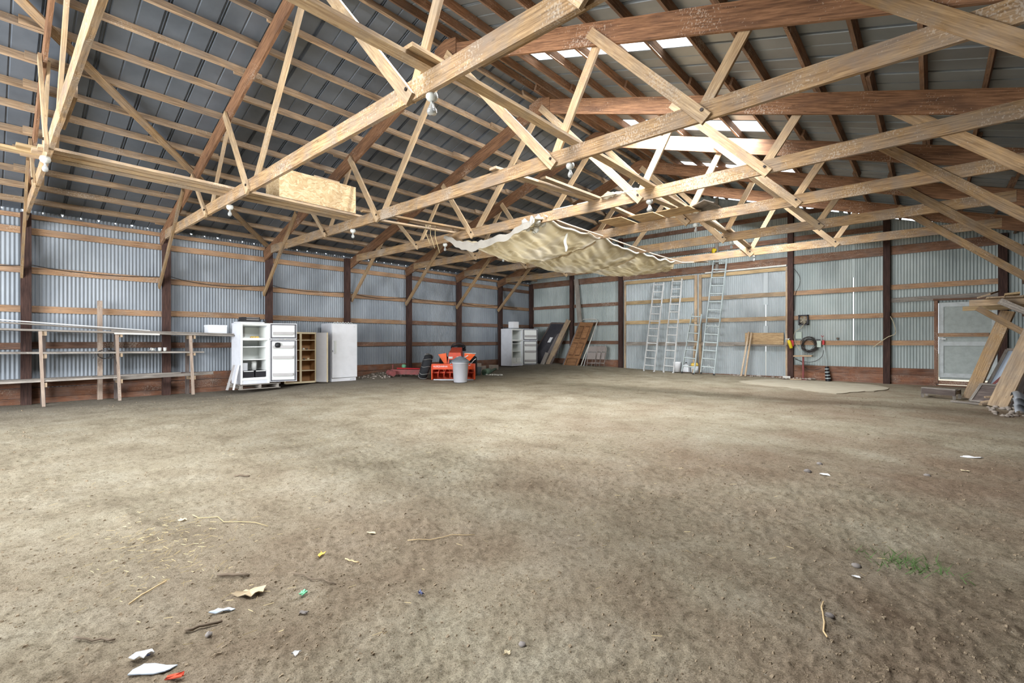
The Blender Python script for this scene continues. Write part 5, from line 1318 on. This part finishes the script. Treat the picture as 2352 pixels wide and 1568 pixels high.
mb = MB(); mb.add([A_, B_, C_, D_], [(0, 1, 2, 3)], False); mb.obj('backing', 'darkboard', wf2)
for i, (p0, p1, w, l) in enumerate((((14.62, 12.85, .03), (15.06, 12.66, .03), .06, 'long thin board lying flat on the dirt in front of the scrap pile'),
                                ((15.05, 12.75, .05), (15.5, 13.0, .14), .10, 'short board end propped in the scrap pile'),
                                ((15.02, 12.55, .03), (15.4, 12.8, .10), .08, 'split board end lying in the scrap pile nearest the camera'),
                                ((15.1, 12.95, .14), (15.55, 13.05, .18), .08, 'pale board end sticking out over the propped frame'))):
    loose('board_scrap', p0, p1, .035, w, 'plank' if i else 'grey', l, 'board', 'scraps in the pile', up=(0, 0, 1))
mt = MB()
for k in range(3):
    mt.grid(lambda u, v: (15.36 + .5 * u, 11.35 + .55 * v + .05 * k, .05 + .10 * k + .03 * math.sin(u * 14) + .10 * math.sin(v * 3)), 24, 8)
tag(mt.obj('scrap_metal', 'metal_sheet'), 'crumpled galvanised sheets lying at the right edge', 'sheet metal')
cr_ = thing('wooden_crate', 'small grey wooden crate lying on the dirt before the white door', 'crate', (14.45, 13.8, .0))
for x, y in ((14.18, 13.72), (14.68, 13.50)): board('leg', (x, y, .0), (x, y, .20), .05, .05, 'grey', up=(1, 0, 0), parent=cr_)
for x, y in ((14.25, 14.15), (14.78, 13.92)): board('leg', (x, y, .0), (x, y, .18), .05, .05, 'grey', up=(1, 0, 0), parent=cr_)
board('side_board', (14.17, 13.69, .14), (14.70, 13.46, .14), .11, .02, 'darkboard', parent=cr_)
board('side_board', (14.24, 14.18, .14), (14.80, 13.95, .14), .10, .02, 'darkboard', parent=cr_)
board('top_board', (14.18, 13.80, .205), (14.72, 13.58, .205), .02, .12, 'grey', parent=cr_)
board('end_board', (14.17, 13.70, .15), (14.25, 14.16, .15), .08, .02, 'grey', parent=cr_)
board('end_board', (14.69, 13.47, .15), (14.79, 13.94, .15), .08, .02, 'grey', parent=cr_)

# ------------------------------------------------ litter on the floor
G8 = 'bits of litter on the dirt'
def scrap(name, x, y, rz, poly, mat, label, cat, h=.012, curl=.01):
    q = random.Random(int(x * 1000)); z = ground(x, y)
    mb = MB(); n = len(poly); c, s = math.cos(rz), math.sin(rz)
    fin = []
    for i, (a, b) in enumerate(poly):
        a2, b2 = poly[(i + 1) % n]
        for k in range(3):
            f = k / 3; j = q.uniform(-.008, .008)
            fin.append(((a + (a2 - a) * f + j) * .56, (b + (b2 - b) * f - j) * .56))
    poly = fin; n = len(poly); curl *= .6
    P_ = [(x + c * a - s * b, y + s * a + c * b, z + .006 + q.uniform(0, curl)) for a, b in poly]
    ctr = (x, y, z + .005 + curl * .5)
    up = [ctr] + P_; dn = [(p[0], p[1], p[2] - .004) for p in up]
    m = len(up)
    mb.add(up + dn, [(0, 1 + i, 1 + (i + 1) % n) for i in range(n)] + [(m, m + 1 + (i + 1) % n, m + 1 + i) for i in range(n)] + [(1 + i, m + 1 + i, m + 1 + (i + 1) % n, 1 + (i + 1) % n) for i in range(n)], False)
    return tag(mb.obj(name, mat), label, cat, G8)
scrap('paper_scrap', 12.06, .41, .9, [(-.07, -.03), (.03, -.05), (.07, .01), (.02, .05)], 'paper', 'white triangular paper scrap near the bottom edge', 'paper', curl=.04)
scrap('paper_scrap', 12.18, .42, .8, [(-.13, -.05), (.10, -.04), (.12, .05), (-.10, .06)], 'paper_blue', 'larger translucent paper scrap near the bottom edge', 'paper', curl=.02)
scrap('paper_scrap', 11.83, .87, .8, [(-.13, -.05), (.05, -.08), (.12, -.02), (.11, .07), (-.02, .05), (-.10, .01)], 'cardboard', 'torn tan paper bag flattened on the dirt', 'paper', curl=.04)
scrap('paper_scrap', 11.93, .72, .9, [(-.09, -.03), (.06, -.02), (.09, .015), (-.05, .03)], 'paper_blue', 'small pale blue scrap on the dirt', 'paper', curl=.02)
scrap('plastic_scrap', 12.29, .46, .8, [(-.05, -.02), (.05, -.02), (.05, .02), (-.05, .02)], 'redorange', 'white and orange wrapper scrap at the very bottom edge', 'wrapper', curl=.03)
scrap('plastic_scrap', 12.05, .43, .5, [(-.04, -.015), (.03, -.02), (.04, .01), (-.02, .02)], 'bluebit', 'dark blue plastic bit near the white paper scraps', 'plastic', curl=.02)
scrap('bark_chip', 10.56, .89, .8, [(-.04, -.02), (.04, -.03), (.05, .02), (-.03, .03)], 'cream', 'pale chip at the end of a straw stem', 'chip', curl=.02)
scrap('plastic_strip', 11.71, 1.29, 2.3, [(-.09, -.02), (.05, -.03), (.07, .02), (-.05, .02)], 'leafyellow', 'yellow curled plastic strip on the dirt', 'plastic', curl=.03)
scrap('plastic_scrap', 12.06, 1.03, .3, [(-.02, -.03), (.02, -.03), (.03, .02), (0, .04), (-.03, .02)], 'green', 'small bright green plastic bit on the dirt', 'plastic', curl=.03)
scrap('bottle_cap', 12.47, 1.42, .3, [(-.02, -.015), (.02, -.015), (.03, .01), (-.02, .02)], 'bluebit', 'small blue cap beside a green stem', 'cap', curl=.03)
scrap('card_scrap', 12.22, .96, .6, [(-.03, -.02), (.03, -.02), (.03, .02), (-.03, .02)], 'stone', 'small grey square scrap with a hole', 'scrap', curl=.015)
scrap('paper_scrap', 11.64, 1.66, .8, [(-.06, -.015), (.05, -.015), (.04, .02), (-.05, .02)], 'cream', 'pale scrap lying alone in the middle of the floor', 'scrap', curl=.01)
scrap('paper_scrap', 12.48, .81, .3, [(-.02, -.02), (.02, -.02), (.02, .03)], 'paper', 'tiny white triangular scrap on the brown dirt', 'scrap', curl=.02)
scrap('dry_leaf', 13.11, 1.34, 1.2, [(-.03, -.01), (.0, -.02), (.03, .0), (.0, .02)], 'cream', 'small pale curled leaf near the bottom middle', 'leaf', curl=.02)
scrap('plastic_bag', 14.64, 6.9, .2, [(-.16, -.05), (.12, -.06), (.18, .03), (-.1, .08)], 'paper', 'flat white plastic scrap far on the floor to the right', 'plastic', curl=.03)
scrap('paper_scrap', 14.57, 6.23, .4, [(-.06, -.03), (.06, -.03), (.05, .03), (-.05, .03)], 'cream', 'pale pinkish scrap below the white plastic to the right', 'scrap', curl=.02)
scrap('paper_scrap', 13.60, 5.10, .2, [(-.06, -.02), (.07, -.02), (.05, .03), (-.05, .03)], 'paper', 'white scrap beside the two stones', 'scrap', curl=.02)
scrap('paper_scrap', 14.04, 2.94, .3, [(-.03, -.015), (.03, -.02), (.03, .02)], 'paper', 'white chip between green tuft and stone', 'chip', curl=.02)
def stone(x, y, r, label, sd):
    r *= .55; mb = MB(); mb.blob((x, y, ground(x, y) + r * .3), (r, r * .8, r * .6), sd, 9, 7, .15); tag(mb.obj('stone', 'stone'), label, 'stone', 'stones on the dirt')
stone(13.49, 5.58, .05, 'dark stone farthest of the pair on the right floor', 1); stone(13.46, 5.15, .06, 'grey stone nearest of the pair on the right floor', 2)
stone(14.30, 5.78, .05, 'grey stone alone below the white plastic scrap', 3); stone(14.03, 3.10, .04, 'brown stone left of the green tuft', 4)
stone(13.12, 1.42, .03, 'dark pebble near the pale curled leaf', 5); stone(14.0, 2.45, .035, 'grey pebble beside the pale twig', 6); stone(12.1, .62, .03, 'dark pebble near the bottom left scraps', 7)
def stick(p0, p1, r, mat, label, bend=.02):
    r *= .62; q = random.Random(int(p0[0] * 997)); n = 6; pts = []
    for i in range(n + 1):
        t = i / n; x = p0[0] + (p1[0] - p0[0]) * t + q.uniform(-bend, bend); y = p0[1] + (p1[1] - p0[1]) * t + q.uniform(-bend, bend)
        pts.append((x, y, ground(x, y) + r + .006))
    mb = MB(); mb.tube(pts, r, 6); tag(mb.obj('stick', mat), label, 'stick', 'sticks on the dirt')
stick((11.42, .62), (11.55, .45), .006, 'stick', 'pale upright looking stick near the lower left', .004)
stick((11.53, .82), (11.68, .92), .012, 'darkstick', 'short thick wood piece near the torn paper bag', .002)
stick((11.72, .24), (11.86, .36), .007, 'darkstick', 'dark stick at the lower left', .006)
stick((11.86, 1.36), (11.96, 1.38), .006, 'stick', 'short pale stick right of the yellow strip', .004)
stick((11.84, 1.08), (12.1, 1.18), .006, 'darkstick', 'crooked twig below the yellow strip', .02)
stick((13.96, 2.55), (14.01, 2.25), .006, 'stick', 'pale upright twig at the lower right', .008)
stick((11.9, 1.75), (12.15, 2.1), .004, 'stick', 'long thin stem in the middle foreground', .01)
stick((10.5, .95), (11.05, 1.25), .004, 'straw', 'long curved straw stem at left', .03)
stick((9.60, 1.52), (9.72, 1.60), .012, 'darkstick', 'short dark stick far left on the floor', .004)
stick((11.98, .57), (12.03, .69), .010, 'darkstick', 'dark charred stick near the small blue scrap', .006)
# green tuft
gr = MB(); q = random.Random(5)
for i in range(120):
    x = 14.24 + q.gauss(0, .10); y = 3.30 + q.gauss(0, .06); a = q.random() * 6.28; h = q.uniform(.02, .06); z = ground(x, y)
    gr.add([(x, y, z), (x + .006, y, z), (x + .05 * math.cos(a), y + .05 * math.sin(a), z + h)], [(0, 1, 2)], False)
tag(gr.obj('grass', 'grass'), 'small tuft of green grass on the dirt at right', 'grass', kind='stuff')
# straw scattered around the left foreground
st_ = MB(); q = random.Random(9)
for i in range(520):
    if i < 260: x = 10.95 + q.gauss(0, .35); y = .72 + q.gauss(0, .22)
    else: x = q.uniform(8.5, 14.2); y = q.uniform(.3, 5)
    a = q.random() * 3.14; L = q.uniform(.015, .055); dx, dy = L * math.cos(a), L * math.sin(a)
    z = ground(x, y) + .012; w = .0012
    z2 = ground(x + dx, y + dy) + .010 + q.uniform(0, .012)
    st_.add([(x, y, z), (x + dx, y + dy, z2), (x + dx - w * math.sin(a), y + dy + w * math.cos(a), z2 + .002), (x - w * math.sin(a), y + w * math.cos(a), z + .002)], [(0, 1, 2, 3)], False)
tag(st_.obj('straw', 'straw'), 'wisps of dry straw scattered over the dirt', 'straw', kind='stuff')
# loose clods of dirt
cd = MB(); q = random.Random(21)
for i in range(26000):
    ang = q.uniform(-.86, .86); r = 1.25 * (13 / 1.25) ** (q.random() ** 1.15)
    th = PI / 2 + .7277 - ang; x = CAMX + r * math.cos(th); y = r * math.sin(th)
    if not (.5 < x < 15.8 and y < 16.5): continue
    s = q.choice([.002, .0025, .0025, .003, .003, .004, .005, .007]) * q.uniform(.6, 1.3) * (1 + .09 * r)
    if vnoise(np.array([x]), np.array([y]), .9, 8)[0] + .5 < q.uniform(.1, .75): continue
    z = ground(x, y); vs = []
    for k in range(5):
        vs.append((x + s * math.cos(k * 1.257) * q.uniform(.7, 1.2), y + s * math.sin(k * 1.257) * q.uniform(.7, 1.2), z - .002))
    tx_, ty_ = q.uniform(-.5, .5) * s, q.uniform(-.5, .5) * s; hh = s * q.uniform(.4, .9)
    for k in range(5): vs.append((x + tx_ + .6 * s * math.cos(k * 1.257 + .5) * q.uniform(.5, 1.2), y + ty_ + .6 * s * math.sin(k * 1.257 + .5) * q.uniform(.5, 1.2), z + hh * q.uniform(.7, 1.1)))
    cd.add(vs, [(k, (k + 1) % 5, 5 + (k + 1) % 5, 5 + k) for k in range(5)] + [(5, 6, 7, 8, 9)], False)
tag(cd.obj('dirt_clods', 'clod'), 'crumbled clods of dirt scattered over the floor', 'dirt', kind='stuff')
# rubble heap under the left wall and at the foot of the scrap pile
rb = MB(); q = random.Random(31)
for i in range(260):
    if i < 130: x = q.uniform(.15, 1.1); y = q.uniform(8.2, 10.6)
    elif i < 190: x = q.uniform(15.1, 15.8); y = q.uniform(10.8, 12.3)
    else: x = q.uniform(9.0, 11.6); y = q.uniform(17.0, 17.3)
    s = q.uniform(.015, .05); rb.blob((x, y, ground(x, y) + s * .3), (s, s * q.uniform(.6, 1.3), s * .6), i, 6, 4, .3)
tag(rb.obj('rubble', 'concrete'), 'bits of rubble along the foot of the walls', 'rubble', kind='stuff')

# ------------------------------------------------ outside and light
gm = MB(); gm.add([(-60, -60, -.3), (80, -60, -.3), (80, 80, -.3), (-60, 80, -.3)], [(0, 1, 2, 3)], False)
go = gm.obj('ground', 'dirt'); tag(go, 'bare ground outside the barn', 'ground', kind='structure')
w = bpy.data.worlds.new('world'); sc.world = w; w.use_nodes = True
bg = w.node_tree.nodes['Background']; bg.inputs[0].default_value = (.86, .93, 1.0, 1); bg.inputs[1].default_value = 2.6
sun = bpy.data.lights.new('sun', 'SUN'); sun.energy = 3.0; sun.angle = .3; so = bpy.data.objects.new('sun', sun); COL.objects.link(so)
so.rotation_euler = (math.radians(38), math.radians(-18), 0)
def area(name, loc, rot, sx, sy, e, col=(1, .97, .93)):
    l = bpy.data.lights.new(name, 'AREA'); l.shape = 'RECTANGLE'; l.size = sx; l.size_y = sy; l.energy = e; l.color = col
    o = bpy.data.objects.new(name, l); COL.objects.link(o); o.location = loc; o.rotation_euler = rot; return o
area('daylight_doorway', (6.8, YF + .05, 1.85), (math.radians(90), 0, 0), 8.2, 3.6, 1300, (.97, .985, 1))
for a, b in SKY:
    area('daylight_skylight', (10.45, (a + b) / 2, roofz(10.45) - .12), (0, math.atan(SL), 0), 2.7, max(.4, b - a - .05), 380, (.97, .985, 1))

cam = bpy.data.cameras.new('camera'); cam.sensor_width = 36; cam.lens = 1082 / 2352 * 36; cam.clip_start = .05
co = bpy.data.objects.new('camera', cam); COL.objects.link(co); co.location = (14.33, 0, 1.22); co.rotation_euler = (PI / 2, 0, .7277)
sc.camera = co
sc.view_settings.view_transform = 'Standard'; sc.view_settings.look = 'None'; sc.view_settings.gamma = 1; sc.view_settings.use_curve_mapping = False
sc.view_settings.exposure = 0.42
